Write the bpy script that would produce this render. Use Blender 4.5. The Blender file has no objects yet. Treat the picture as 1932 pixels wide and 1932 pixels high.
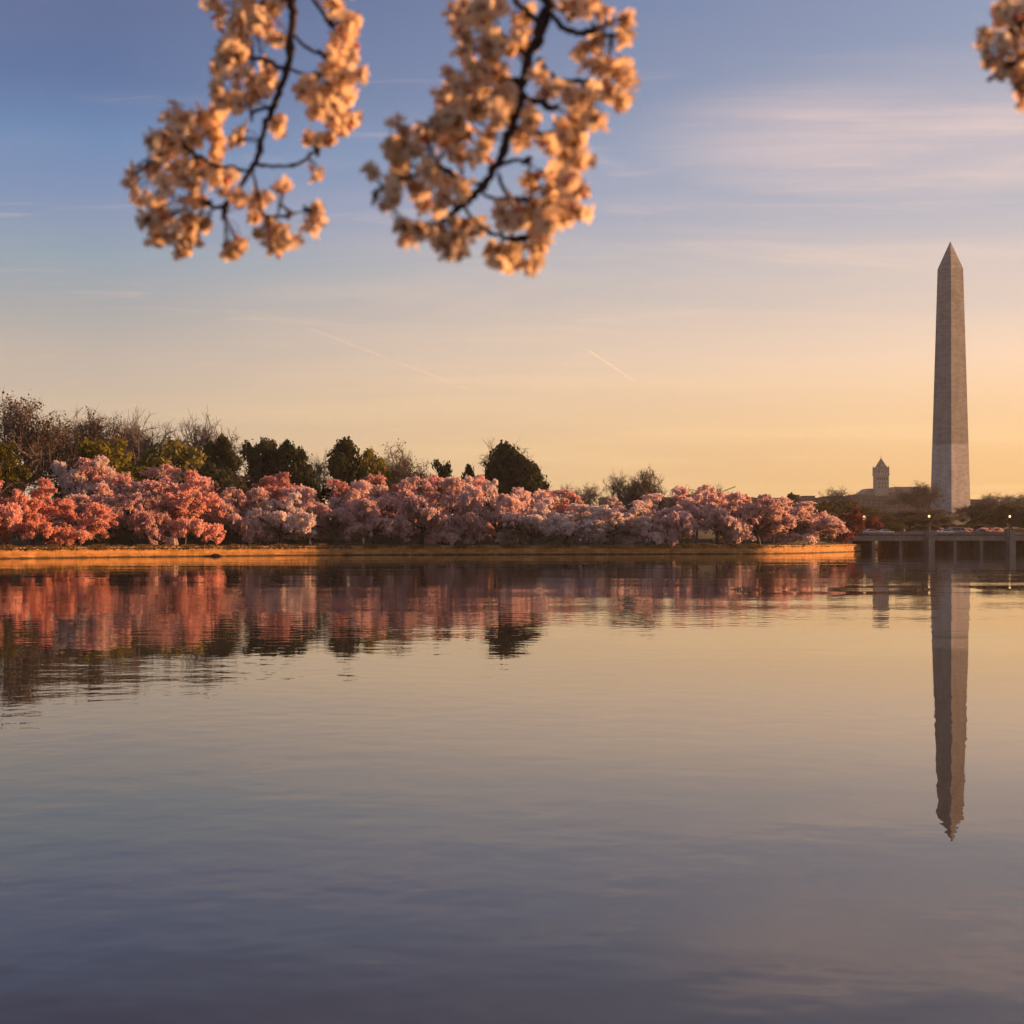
import bpy, bmesh, math, random
import numpy as np
from mathutils import Vector, Matrix, Quaternion

sc = bpy.context.scene
COL = sc.collection
R = math.radians
F = 2822.0          # focal length in photo units (photo 1932 units wide)
HZ = 1017.0         # horizon row
CZ = 3.4            # camera height over the water
SUN_AZ, SUN_EL = 69.0, 11.0

# ------------------------------------------------------------------ camera
cam = bpy.data.cameras.new('camera')
co = bpy.data.objects.new('camera', cam); COL.objects.link(co)
co.location = (0, 0, CZ); co.rotation_euler = (R(90), 0, 0)
cam.sensor_width = 36; cam.lens = 36 * F / 1932
cam.shift_y = (HZ - 966) / 1932
cam.clip_start = 0.1; cam.clip_end = 200000
cam.dof.use_dof = True; cam.dof.focus_distance = 380; cam.dof.aperture_fstop = 4.9
sc.camera = co

# ------------------------------------------------------------------ world
w = bpy.data.worlds.new('World'); sc.world = w; w.use_nodes = True
nt = w.node_tree; N = nt.nodes; L = nt.links
N.clear()
out = N.new('ShaderNodeOutputWorld'); bg = N.new('ShaderNodeBackground')
bg.inputs['Strength'].default_value = 0.0505
L.new(bg.outputs[0], out.inputs[0])
sky = N.new('ShaderNodeTexSky'); sky.sky_type = 'NISHITA'; sky.sun_disc = False
sky.sun_elevation = R(SUN_EL); sky.sun_rotation = R(SUN_AZ)
sky.air_density = 1.0; sky.dust_density = 2.0; sky.ozone_density = 1.5
tc = N.new('ShaderNodeTexCoord')
sep = N.new('ShaderNodeSeparateXYZ'); L.new(tc.outputs['Generated'], sep.inputs[0])

def wm(op, a, b=None, c=None, clamp=False):
    n = N.new('ShaderNodeMath'); n.operation = op; n.use_clamp = clamp
    for i, x in enumerate((a, b, c)):
        if x is None: continue
        if isinstance(x, (int, float)): n.inputs[i].default_value = x
        else: L.new(x, n.inputs[i])
    return n.outputs[0]
def srgb(c):
    return tuple(((x / 255) / 12.92 if x / 255 <= 0.04045 else ((x / 255 + 0.055) / 1.055) ** 2.4) for x in c)
def wramp(stops, fac):
    n = N.new('ShaderNodeValToRGB'); cr = n.color_ramp
    while len(cr.elements) < len(stops): cr.elements.new(0.5)
    for e, (p, c) in zip(cr.elements, stops):
        e.position = p; e.color = (*srgb(c), 1)
    L.new(fac, n.inputs[0]); return n.outputs[0]
def wmix(fac, a, b, mode='MIX'):
    n = N.new('ShaderNodeMix'); n.data_type = 'RGBA'; n.blend_type = mode
    if isinstance(fac, (int, float)): n.inputs[0].default_value = fac
    else: L.new(fac, n.inputs[0])
    for s, x in ((6, a), (7, b)):
        if isinstance(x, tuple): n.inputs[s].default_value = x
        else: L.new(x, n.inputs[s])
    return n.outputs[2]
zc = wm('MAXIMUM', sep.outputs[2], 0.0)
el = wm('MULTIPLY', wm('ARCSINE', zc), 57.29578 / 40.0, clamp=True)     # 0..1 = 0..40 deg
sx, sy = math.sin(R(SUN_AZ)), math.cos(R(SUN_AZ))
hl = wm('SQRT', wm('ADD', wm('MULTIPLY', sep.outputs[0], sep.outputs[0]), wm('ADD', wm('MULTIPLY', sep.outputs[1], sep.outputs[1]), 1e-6)))
dsun = wm('DIVIDE', wm('ADD', wm('MULTIPLY', sep.outputs[0], sx), wm('MULTIPLY', sep.outputs[1], sy)), hl)
afac = N.new('ShaderNodeMapRange'); L.new(dsun, afac.inputs[0])
afac.inputs[1].default_value = 0.10; afac.inputs[2].default_value = 0.72
cool = wramp([(0.0, (206, 182, 148)), (0.09, (208, 186, 156)), (0.164, (192, 178, 165)), (0.215, (165, 166, 168)), (0.258, (142, 160, 175)), (0.31, (124, 144, 180)), (0.36, (100, 134, 178)), (0.415, (84, 111, 157)), (0.50, (78, 98, 142)), (0.66, (96, 110, 140)), (1.0, (104, 104, 118))], el)
warm = wramp([(0.0, (244, 188, 106)), (0.05, (238, 186, 118)), (0.09, (243, 195, 134)), (0.135, (252, 209, 162)), (0.165, (254, 216, 182)), (0.193, (242, 212, 188)), (0.224, (222, 202, 190)), (0.258, (204, 193, 192)), (0.30, (184, 183, 191)), (0.367, (164, 171, 188)), (0.435, (150, 162, 186)), (0.50, (132, 150, 184)), (0.66, (114, 124, 150)), (1.0, (106, 104, 118))], el)
grad = wmix(afac.outputs[0], cool, warm)
# cirrus: noise on a plane overhead
zz = wm('ADD', zc, 0.06)
px = wm('DIVIDE', sep.outputs[0], zz); py = wm('DIVIDE', sep.outputs[1], zz)
cv = N.new('ShaderNodeCombineXYZ'); L.new(px, cv.inputs[0]); L.new(py, cv.inputs[1])
def cirrus(scale, rot, stretch, lo, hi, detail=7, rough=0.6, dist=0.6, off=0.0):
    m = N.new('ShaderNodeMapping'); L.new(cv.outputs[0], m.inputs[0])
    m.inputs['Rotation'].default_value = (0, 0, rot); m.inputs['Scale'].default_value = (stretch, 1, 1)
    m.inputs['Location'].default_value = (off, off * 0.7, 0)
    n = N.new('ShaderNodeTexNoise'); L.new(m.outputs[0], n.inputs[0])
    n.inputs['Scale'].default_value = scale; n.inputs['Detail'].default_value = detail
    n.inputs['Roughness'].default_value = rough; n.inputs['Distortion'].default_value = dist
    r = N.new('ShaderNodeMapRange'); r.interpolation_type = 'SMOOTHSTEP'; L.new(n.outputs[0], r.inputs[0])
    r.inputs[1].default_value = lo; r.inputs[2].default_value = hi
    return r.outputs[0]
broad = cirrus(0.55, 0.35, 0.55, 0.40, 0.70, 4, 0.5, 0.3, 1.7)
fine = cirrus(1.7, 0.75, 0.30, 0.32, 0.66, 8, 0.64, 1.0, 4.2)
# one larger veil of cirrus high on the sunward side
ex = wm('MULTIPLY', wm('SUBTRACT', px, 0.80), 1.9); ey = wm('MULTIPLY', wm('SUBTRACT', py, 3.02), 2.3)
veil = N.new('ShaderNodeMapRange'); veil.interpolation_type = 'SMOOTHSTEP'; L.new(wm('ADD', wm('MULTIPLY', ex, ex), wm('MULTIPLY', ey, ey)), veil.inputs[0])
veil.inputs[1].default_value = 1.5; veil.inputs[2].default_value = 0.0
broad = wm('MAXIMUM', broad, wm('MULTIPLY', veil.outputs[0], 1.0))
cl = wm('MULTIPLY', broad, wm('ADD', wm('MULTIPLY', fine, 0.85), 0.28))
cl = wm('MULTIPLY', cl, wm('ADD', wm('MULTIPLY', afac.outputs[0], 0.75), 0.12))
ccol = wramp([(0.0, (255, 214, 140)), (0.15, (250, 214, 170)), (0.3, (248, 214, 196)), (0.5, (236, 206, 202)), (1.0, (180, 176, 196))], el)
grad = wmix(wm('MULTIPLY', cl, 0.95, clamp=True), grad, ccol)
fine2 = cirrus(5.0, 0.6, 0.28, 0.55, 0.80, 6, 0.6, 0.8, 9.0)
grad = wmix(wm('MULTIPLY', fine2, 0.32), grad, ccol)
ten = wmix(1.0, grad, (10, 10, 10, 1), 'MULTIPLY')
skymix = wmix(0.88, sky.outputs[0], ten)
L.new(skymix, bg.inputs[0])

# ------------------------------------------------------------------ sun
sl = bpy.data.lights.new('sun', 'SUN'); so = bpy.data.objects.new('sun', sl); COL.objects.link(so)
sd = Vector((math.sin(R(SUN_AZ)) * math.cos(R(SUN_EL)), math.cos(R(SUN_AZ)) * math.cos(R(SUN_EL)), math.sin(R(SUN_EL))))
so.rotation_euler = sd.to_track_quat('Z', 'Y').to_euler()
so.location = (0, 0, 300)
sl.energy = 5.0; sl.angle = R(0.6); sl.color = (1.0, 0.47, 0.18)

sc.view_settings.view_transform = 'Standard'; sc.view_settings.look = 'None'
sc.view_settings.exposure = 1.12; sc.view_settings.gamma = 1.0
try:
    sc.cycles.use_denoising = True; sc.cycles.denoiser = 'OPENIMAGEDENOISE'
    sc.cycles.max_bounces = 6; sc.cycles.diffuse_bounces = 3; sc.cycles.glossy_bounces = 3
    sc.cycles.transmission_bounces = 3; sc.cycles.transparent_max_bounces = 8
    sc.cycles.caustics_reflective = False; sc.cycles.caustics_refractive = False
except Exception: pass

# ------------------------------------------------------------------ helpers
def P(u, v, D): return Vector(((u - 966) / F * D, D, CZ + (HZ - v) / F * D))
def tag(o, label=None, cat=None, group=None, kind=None):
    if label: o['label'] = label
    if cat: o['category'] = cat
    if group: o['group'] = group
    if kind: o['kind'] = kind
    return o
def empty(name, loc, rz=0.0, sca=(1, 1, 1)):
    o = bpy.data.objects.new(name, None); COL.objects.link(o)
    o.location = loc; o.rotation_euler = (0, 0, rz); o.scale = sca; o.empty_display_size = 0.3
    return o
class MB:
    """collects faces, then links them as one mesh object"""
    def __init__(s): s.v = []; s.f = []; s.m = []; s.uv = None
    def add(s, vs, fs, mi=0):
        b = len(s.v); s.v.extend([tuple(x) for x in vs])
        s.f.extend([tuple(i + b for i in f) for f in fs]); s.m.extend([mi] * len(fs)); return s
    def box(s, c, d, mi=0, rot=None, taper=1.0):
        x, y, z = d[0] / 2, d[1] / 2, d[2] / 2; t = taper
        p = [(-x, -y, -z), (x, -y, -z), (x, y, -z), (-x, y, -z), (-x * t, -y * t, z), (x * t, -y * t, z), (x * t, y * t, z), (-x * t, y * t, z)]
        p = [Vector(q) for q in p]
        if rot is not None: p = [rot @ q for q in p]
        c = Vector(c)
        return s.add([q + c for q in p], [(0, 3, 2, 1), (4, 5, 6, 7), (0, 1, 5, 4), (1, 2, 6, 5), (2, 3, 7, 6), (3, 0, 4, 7)], mi)
    def tube(s, pts, rad, n=6, mi=0, cap=True):
        pts = [Vector(p) for p in pts]; rings = []
        b = len(s.v); up = Vector((0.31, 0.77, 0.55))
        for i, p in enumerate(pts):
            d = (pts[min(i + 1, len(pts) - 1)] - pts[max(i - 1, 0)])
            if d.length < 1e-9: d = Vector((0, 0, 1))
            d.normalize()
            a = d.cross(up)
            if a.length < 1e-3: a = d.cross(Vector((1, 0, 0)))
            a.normalize(); c = d.cross(a)
            r = rad[i] if hasattr(rad, '__len__') else rad
            for k in range(n):
                t = 2 * math.pi * k / n
                s.v.append(tuple(p + (a * math.cos(t) + c * math.sin(t)) * r))
        for i in range(len(pts) - 1):
            for k in range(n):
                q = b + i * n
                s.f.append((q + k, q + (k + 1) % n, q + n + (k + 1) % n, q + n + k)); s.m.append(mi)
        if cap:
            s.f.append(tuple(b + k for k in range(n))[::-1]); s.m.append(mi)
            q = b + (len(pts) - 1) * n
            s.f.append(tuple(q + k for k in range(n))); s.m.append(mi)
        return s
    def lathe(s, prof, n=12, c=(0, 0, 0), mi=0):
        b = len(s.v)
        for r, z in prof:
            for k in range(n):
                t = 2 * math.pi * k / n
                s.v.append((c[0] + r * math.cos(t), c[1] + r * math.sin(t), c[2] + z))
        for i in range(len(prof) - 1):
            for k in range(n):
                q = b + i * n
                s.f.append((q + k, q + (k + 1) % n, q + n + (k + 1) % n, q + n + k)); s.m.append(mi)
        s.f.append(tuple(b + k for k in range(n))[::-1]); s.m.append(mi)
        q = b + (len(prof) - 1) * n
        s.f.append(tuple(q + k for k in range(n))); s.m.append(mi)
        return s
    def prism(s, poly, y0, y1, mi=0):
        """polygon in x,z extruded along y"""
        n = len(poly)
        vs = [(x, y0, z) for x, z in poly] + [(x, y1, z) for x, z in poly]
        fs = [tuple(range(n)), tuple(range(2 * n - 1, n - 1, -1))]
        fs += [(i, n + i, n + (i + 1) % n, (i + 1) % n) for i in range(n)]
        return s.add(vs, fs, mi)
    def mesh(s, name, mats, smooth=False):
        me = bpy.data.meshes.new(name)
        me.from_pydata(s.v, [], s.f)
        for m in (mats if isinstance(mats, (list, tuple)) else [mats]): me.materials.append(m)
        me.polygons.foreach_set('material_index', s.m)
        if smooth: me.polygons.foreach_set('use_smooth', [True] * len(s.f))
        me.update(); return me
    def build(s, name, mats, parent=None, smooth=False):
        o = bpy.data.objects.new(name, s.mesh(name, mats, smooth)); COL.objects.link(o)
        if parent is not None: o.parent = parent
        return o
def link_mesh(name, me, parent=None):
    o = bpy.data.objects.new(name, me); COL.objects.link(o)
    if parent is not None: o.parent = parent
    return o
def quads_mesh(name, C, A, B, mat):
    """numpy leaf cloud: centres C, half axes A and B"""
    n = len(C)
    v = np.empty((n, 4, 3), np.float32)
    v[:, 0] = C - A - B; v[:, 1] = C + A - B; v[:, 2] = C + A + B; v[:, 3] = C - A + B
    me = bpy.data.meshes.new(name)
    me.vertices.add(4 * n); me.loops.add(4 * n); me.polygons.add(n)
    me.vertices.foreach_set('co', v.ravel())
    me.loops.foreach_set('vertex_index', np.arange(4 * n, dtype=np.int32))
    me.polygons.foreach_set('loop_start', np.arange(0, 4 * n, 4, dtype=np.int32))
    me.polygons.foreach_set('loop_total', np.full(n, 4, np.int32))
    me.materials.append(mat); me.update(calc_edges=True); me.validate(); return me

# ------------------------------------------------------------------ materials
def newmat(name):
    m = bpy.data.materials.new(name); m.use_nodes = True
    t = m.node_tree; t.nodes.clear()
    o = t.nodes.new('ShaderNodeOutputMaterial'); return m, t.nodes, t.links, o
def noise_col(n, l, c1, c2, scale, coord='Object', detail=4, lo=0.35, hi=0.65):
    tc = n.new('ShaderNodeTexCoord'); nz = n.new('ShaderNodeTexNoise')
    l.new(tc.outputs[coord], nz.inputs[0]); nz.inputs['Scale'].default_value = scale; nz.inputs['Detail'].default_value = detail
    r = n.new('ShaderNodeValToRGB'); l.new(nz.outputs[0], r.inputs[0])
    r.color_ramp.elements[0].position = lo; r.color_ramp.elements[1].position = hi
    r.color_ramp.elements[0].color = (*c1, 1); r.color_ramp.elements[1].color = (*c2, 1)
    return r.outputs[0], nz.outputs[0], tc
def mat_solid(name, c1, c2=None, scale=4.0, rough=0.8, metal=0.0, bump=0.0, coord='Object', spec=0.4):
    m, n, l, o = newmat(name); b = n.new('ShaderNodeBsdfPrincipled'); l.new(b.outputs[0], o.inputs[0])
    b.inputs['Roughness'].default_value = rough; b.inputs['Metallic'].default_value = metal
    b.inputs['Specular IOR Level'].default_value = spec
    col, fac, tc = noise_col(n, l, c1, c2 or tuple(x * 1.25 for x in c1), scale, coord)
    l.new(col, b.inputs['Base Color'])
    if bump:
        bp = n.new('ShaderNodeBump'); bp.inputs['Strength'].default_value = bump; bp.inputs['Distance'].default_value = 0.05
        l.new(fac, bp.inputs['Height']); l.new(bp.outputs[0], b.inputs['Normal'])
    return m
def mat_leaf(name, c1, c2, scale=0.8, trans=0.35, vary=0.25, rough=0.7, fine=None):
    """diffuse and translucent leaf or petal; tint varies by clump and by tree"""
    m, n, l, o = newmat(name)
    col, fac, tc = noise_col(n, l, c1, c2, scale, 'Object', 3, 0.3, 0.7)
    oi = n.new('ShaderNodeObjectInfo')
    mr = n.new('ShaderNodeMapRange'); l.new(oi.outputs['Random'], mr.inputs[0])
    mr.inputs[3].default_value = 1 - vary; mr.inputs[4].default_value = 1 + vary * 0.5
    hs = n.new('ShaderNodeHueSaturation'); l.new(col, hs.inputs['Color']); l.new(mr.outputs[0], hs.inputs['Value'])
    ms = n.new('ShaderNodeMapRange'); l.new(oi.outputs['Random'], ms.inputs[0])
    ms.inputs[3].default_value = 1.2; ms.inputs[4].default_value = 0.85
    l.new(ms.outputs[0], hs.inputs['Saturation'])
    d = n.new('ShaderNodeBsdfDiffuse'); t = n.new('ShaderNodeBsdfTranslucent')
    l.new(hs.outputs[0], d.inputs[0]); l.new(hs.outputs[0], t.inputs[0])
    mx = n.new('ShaderNodeMixShader'); mx.inputs[0].default_value = trans
    l.new(d.outputs[0], mx.inputs[1]); l.new(t.outputs[0], mx.inputs[2]); l.new(mx.outputs[0], o.inputs[0])
    return m
def mat_emit(name, c, s):
    m, n, l, o = newmat(name); e = n.new('ShaderNodeEmission'); e.inputs[0].default_value = (*c, 1); e.inputs[1].default_value = s
    l.new(e.outputs[0], o.inputs[0]); return m

M = {}
M['bark'] = mat_solid('bark', (0.055, 0.04, 0.032), (0.11, 0.085, 0.07), 3, 0.9)
M['twig'] = mat_solid('twig_bark', (0.14, 0.11, 0.10), (0.22, 0.18, 0.155), 2, 0.9)
M['twig_brown'] = mat_solid('brown_twig_bark', (0.09, 0.07, 0.062), (0.16, 0.125, 0.11), 2, 0.9)
M['blossom'] = mat_leaf('cherry_blossom', (0.72, 0.47, 0.46), (0.93, 0.76, 0.73), 0.5, 0.5, 0.15)
M['blossom_rose'] = mat_leaf('rose_cherry_blossom', (0.62, 0.33, 0.32), (0.82, 0.53, 0.50), 0.5, 0.48, 0.16)
M['blossom_white'] = mat_leaf('white_cherry_blossom', (0.74, 0.58, 0.57), (0.92, 0.84, 0.82), 0.5, 0.5, 0.1)
M['blossom_sunlit'] = mat_leaf('sunlit_cherry_blossom', (0.78, 0.40, 0.34), (0.95, 0.60, 0.52), 0.5, 0.5, 0.12)  # warm sunlight on the left trees, put into the blossom colour
M['burgundy'] = mat_leaf('burgundy_leaf', (0.20, 0.055, 0.045), (0.34, 0.10, 0.075), 0.7, 0.3, 0.2)
M['evergreen'] = mat_leaf('evergreen_needle', (0.03, 0.04, 0.022), (0.075, 0.08, 0.035), 0.6, 0.2, 0.3)
M['olive'] = mat_leaf('olive_spring_leaf', (0.15, 0.15, 0.03), (0.28, 0.24, 0.05), 0.5, 0.35, 0.25)
M['olive_dark'] = mat_leaf('dull_olive_leaf', (0.085, 0.075, 0.035), (0.15, 0.125, 0.055), 0.4, 0.35, 0.25)
M['brownleaf'] = mat_leaf('brown_budding_twig', (0.085, 0.066, 0.052), (0.15, 0.115, 0.09), 0.4, 0.35, 0.25)

# ------------------------------------------------------------------ shore line, land height
SH = [(-1500, 170), (-400, 228), (0, 257), (650, 316), (1300, 334), (1560, 347), (1622, 401)]
def shore_raw(u):
    for (a, da), (b, db) in zip(SH, SH[1:]):
        if u <= b: break
    return da + (u - a) / (b - a) * (db - da)
def shoreD(u):
    if u >= 1640: return 470.0
    if u >= 1622: return 401 + (u - 1622) / 18 * 69
    k = 130.0 / 24
    return sum(shore_raw(max(-1500, u + i * k)) for i in range(-24, 25)) / 49
def sstep(a, b, x):
    t = min(1, max(0, (x - a) / (b - a))); return t * t * (3 - 2 * t)
WT = 2.0
def landz(u, D):
    s = D - shoreD(u)
    z = WT + (3.0 + 2.0 * sstep(1400, 1000, u)) * sstep(7, 60, s) + 2.0 * sstep(40, 130, s) * sstep(900, 300, u)
    z += 10.5 * sstep(470, 880, D) * sstep(900, 1600, u) + 4 * sstep(600, 1500, D)
    return z
def uD(x, y): return 966 + F * x / y, y

# ------------------------------------------------------------------ water
def make_water():
    mb = MB(); X = 2600
    mb.add([(-X, -300, 0), (X, -300, 0), (X, 3000, 0), (-X, 3000, 0)], [(0, 1, 2, 3)])
    m, n, l, o = newmat('basin_water'); b = n.new('ShaderNodeBsdfPrincipled'); l.new(b.outputs[0], o.inputs[0])
    b.inputs['Base Color'].default_value = (0.046, 0.043, 0.036, 1)
    b.inputs['Roughness'].default_value = 0.0; b.inputs['IOR'].default_value = 1.42
    geo = n.new('ShaderNodeNewGeometry')
    def lay(scale, sxx, rot, detail, off=0.0):
        mp = n.new('ShaderNodeMapping'); l.new(geo.outputs['Position'], mp.inputs[0])
        mp.inputs['Rotation'].default_value = (0, 0, rot); mp.inputs['Scale'].default_value = (sxx, 1, 1)
        mp.inputs['Location'].default_value = (off, off, 0)
        nz = n.new('ShaderNodeTexNoise'); nz.noise_dimensions = '2D'; l.new(mp.outputs[0], nz.inputs[0])
        nz.inputs['Scale'].default_value = scale; nz.inputs['Detail'].default_value = detail; nz.inputs['Roughness'].default_value = 0.45
        return nz.outputs[0]
    def mt(op, a, b2):
        q = n.new('ShaderNodeMath'); q.operation = op
        for i, x in enumerate((a, b2)):
            if isinstance(x, (int, float)): q.inputs[i].default_value = x
            else: l.new(x, q.inputs[i])
        return q.outputs[0]
    calm = n.new('ShaderNodeMapRange'); l.new(lay(0.035, 0.35, 0.15, 2, 3.0), calm.inputs[0])
    calm.inputs[1].default_value = 0.35; calm.inputs[2].default_value = 0.68; calm.inputs[3].default_value = 0.15; calm.inputs[4].default_value = 1.3
    h = mt('MULTIPLY', lay(1.1, 0.9, 0.3, 2), 0.0062)
    h = mt('ADD', h, mt('MULTIPLY', lay(2.8, 0.8, -0.2, 1, 7), 0.0006))
    h = mt('MULTIPLY', h, calm.outputs[0])
    h = mt('ADD', h, mt('MULTIPLY', lay(0.28, 0.45, -0.35, 1, 11), 0.0055))
    h = mt('ADD', h, mt('MULTIPLY', lay(0.07, 0.45, 0.55, 1, 23), 0.055))
    bp = n.new('ShaderNodeBump'); bp.inputs['Strength'].default_value = 1.0; bp.inputs['Distance'].default_value = 1.0
    l.new(h, bp.inputs['Height']); l.new(bp.outputs[0], b.inputs['Normal'])
    tag(mb.build('water', m), kind='structure')
make_water()

# ------------------------------------------------------------------ land
def make_land():
    us = sorted(set(list(np.arange(-1500, 1601, 50)) + [1610, 1616, 1622, 1626, 1631, 1636, 1640] + list(np.arange(1660, 4000, 40))))
    ss = [0.35, 1, 2, 4, 6, 9, 13, 18, 25, 33, 42, 55, 70, 90, 110, 140, 180, 230, 290, 360, 440, 540, 700, 950, 1300, 1800, 2300]
    mb = MB()
    for u in us:
        for s in ss:
            D = shoreD(u) + s
            mb.v.append(((u - 966) / F * D, D, landz(u, D) - (0.02 if s < 1 else 0)))
    k = len(ss)
    for i in range(len(us) - 1):
        for j in range(k - 1):
            mb.f.append((i * k + j, (i + 1) * k + j, (i + 1) * k + j + 1, i * k + j + 1)); mb.m.append(0)
    tag(mb.build('ground', mat_solid('park_grass', (0.028, 0.038, 0.014), (0.062, 0.066, 0.026), 0.15, 0.95), smooth=True), kind='structure')
    # footpath along the wall
    mb = MB(); prev = None
    for u in [x for x in us if x <= 1622]:
        D = shoreD(u); row = []
        for s in (0.9, 3.6):
            row.append(((u - 966) / F * (D + s), D + s, landz(u, D + s) + 0.03))
        b = len(mb.v); mb.v.extend(row)
        if b: mb.f.append((b - 2, b, b + 1, b - 1)); mb.m.append(0)
    tag(mb.build('path', mat_solid('path_concrete', (0.20, 0.16, 0.12), (0.30, 0.24, 0.19), 0.5, 0.9)), kind='structure')
make_land()

# ------------------------------------------------------------------ sea wall (masonry, leaning back, with coping)
def make_wall():
    pts = []
    for u in list(np.arange(-1500, 1301, 20)) + list(np.arange(1310, 1623, 10)):
        D = shoreD(u); pts.append(Vector(((u - 966) / F * D, D, 0)))
    # round the return into the inlet, then run along its bank behind the bridge
    for u in (1628, 1634, 1640):
        D = shoreD(u); pts.append(Vector(((u - 966) / F * D, D, 0)))
    for u in np.arange(1680, 3000, 80):
        pts.append(Vector(((u - 966) / F * 470, 470, 0)))
    m, n, l, o = newmat('sea_wall_stone'); b = n.new('ShaderNodeBsdfPrincipled'); l.new(b.outputs[0], o.inputs[0])
    uvn = n.new('ShaderNodeUVMap'); br = n.new('ShaderNodeTexBrick'); l.new(uvn.outputs[0], br.inputs[0])
    br.inputs['Scale'].default_value = 1.0; br.inputs['Brick Width'].default_value = 2.6; br.inputs['Row Height'].default_value = 0.62
    br.inputs['Mortar Size'].default_value = 0.025; br.inputs['Bias'].default_value = 0.0
    br.inputs['Color1'].default_value = (0.78, 0.45, 0.21, 1); br.inputs['Color2'].default_value = (0.58, 0.34, 0.17, 1); br.inputs['Mortar'].default_value = (0.40, 0.22, 0.11, 1)
    nz = n.new('ShaderNodeTexNoise'); l.new(uvn.outputs[0], nz.inputs[0]); nz.inputs['Scale'].default_value = 0.55; nz.inputs['Detail'].default_value = 9; nz.inputs['Roughness'].default_value = 0.7
    mx = n.new('ShaderNodeMix'); mx.data_type = 'RGBA'; mx.blend_type = 'MULTIPLY'; mx.inputs[0].default_value = 0.85
    l.new(br.outputs[0], mx.inputs[6]); l.new(nz.outputs[0], mx.inputs[7])
    br2 = n.new('ShaderNodeBrightContrast'); l.new(mx.outputs[2], br2.inputs[0]); br2.inputs[1].default_value = 0.06; br2.inputs[2].default_value = 0.25
    # dark wet weed line just above the water, with a ragged edge
    sz = n.new('ShaderNodeSeparateXYZ'); l.new(uvn.outputs[0], sz.inputs[0])
    nw = n.new('ShaderNodeTexNoise'); l.new(uvn.outputs[0], nw.inputs[0]); nw.inputs['Scale'].default_value = 0.5; nw.inputs['Detail'].default_value = 5
    aw = n.new('ShaderNodeMath'); aw.operation = 'MULTIPLY_ADD'; l.new(nw.outputs[0], aw.inputs[0]); aw.inputs[1].default_value = -0.7; l.new(sz.outputs[1], aw.inputs[2])
    rw = n.new('ShaderNodeMapRange'); l.new(aw.outputs[0], rw.inputs[0]); rw.inputs[1].default_value = -0.25; rw.inputs[2].default_value = 0.05
    mw = n.new('ShaderNodeMix'); mw.data_type = 'RGBA'; l.new(rw.outputs[0], mw.inputs[0]); mw.inputs[6].default_value = (0.06, 0.04, 0.02, 1); l.new(br2.outputs[0], mw.inputs[7])
    l.new(mw.outputs[2], b.inputs['Base Color']); b.inputs['Roughness'].default_value = 0.9; b.inputs['Specular IOR Level'].default_value = 0.2
    bp = n.new('ShaderNodeBump'); bp.inputs['Strength'].default_value = 0.9; bp.inputs['Distance'].default_value = 0.3
    l.new(nz.outputs[0], bp.inputs['Height']); l.new(bp.outputs[0], b.inputs['Normal'])
    root = empty('sea_wall', pts[80].copy())
    tag(root, 'long low stone sea wall along the water under the cherry trees', 'sea wall')
    off = pts[80]
    rng = random.Random(5)
    prof = [(-0.55, -1.2), (-0.32, 0.0), (-0.24, 0.42), (-0.16, 0.85), (-0.08, 1.28), (0.0, 1.70)]
    cop = [(-0.12, 1.72), (-0.16, 1.98), (0.55, 2.02)]
    mcop = mat_solid('coping_stone', (0.22, 0.14, 0.085), (0.40, 0.25, 0.14), 0.35, 0.9, bump=0.4)
    def strip(prof, jit, name, m=m):
        vs = []; fs = []; uv = []; s = 0
        for i, p in enumerate(pts):
            d = (pts[min(i + 1, len(pts) - 1)] - pts[max(i - 1, 0)]).normalized()
            nrm = Vector((d.y, -d.x, 0))            # towards the water
            if i: s += (p - pts[i - 1]).length
            for a, z in prof:
                vs.append(p - off + nrm * (-a + rng.uniform(-jit, jit)) + Vector((0, 0, z))); uv.append((s, z))
        k = len(prof)
        for i in range(len(pts) - 1):
            for j in range(k - 1): fs.append((i * k + j, (i + 1) * k + j, (i + 1) * k + j + 1, i * k + j + 1))
        me = bpy.data.meshes.new(name); me.from_pydata(vs, [], fs); me.materials.append(m)
        ul = me.uv_layers.new(name='UVMap')
        for lp in me.loops: ul.data[lp.index].uv = uv[lp.vertex_index]
        me.update(); return link_mesh(name, me, root)
    strip(prof, 0.07, 'masonry'); strip(cop, 0.045, 'coping', mcop)
make_wall()

# ------------------------------------------------------------------ rough dry grass and weeds along the top of the wall
def make_verge():
    rng = np.random.default_rng(12); n = 16000
    u = rng.uniform(-420, 1622, n); clump = 0.5 + 0.5 * np.sin(u * 0.11) * np.sin(u * 0.037 + 1.3)
    keep = rng.random(n) < 0.25 + 0.75 * clump; u = u[keep]; n = len(u)
    s = np.abs(rng.normal(0.25, 0.35, n)) - 0.28
    D = np.array([shoreD(x) for x in u]) + s
    z = np.where(s < 0, WT - rng.uniform(0.0, 0.55, n), WT)
    h = rng.uniform(0.10, 0.34, n) * (0.6 + 0.9 * clump[keep])
    C = np.stack([(u - 966) / F * D, D, z + h * 0.5 * np.where(s < 0, 0.3, 1)], 1)
    A = rng.normal(0, 1, (n, 3)); A[:, 2] = 0; A /= np.linalg.norm(A, axis=1)[:, None]; A *= rng.uniform(0.05, 0.16, (n, 1))
    B = np.stack([rng.normal(0, 0.06, n), rng.normal(0, 0.06, n), h * 0.5], 1)
    me = quads_mesh('grass', C, A, B, mat_leaf('dry_bank_grass', (0.13, 0.095, 0.04), (0.30, 0.20, 0.085), 0.2, 0.35, 0.0))
    o = link_mesh('grass', me); tag(o, 'rough dry grass and weeds along the top of the sea wall', 'grass', kind='stuff')
make_verge()

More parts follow.
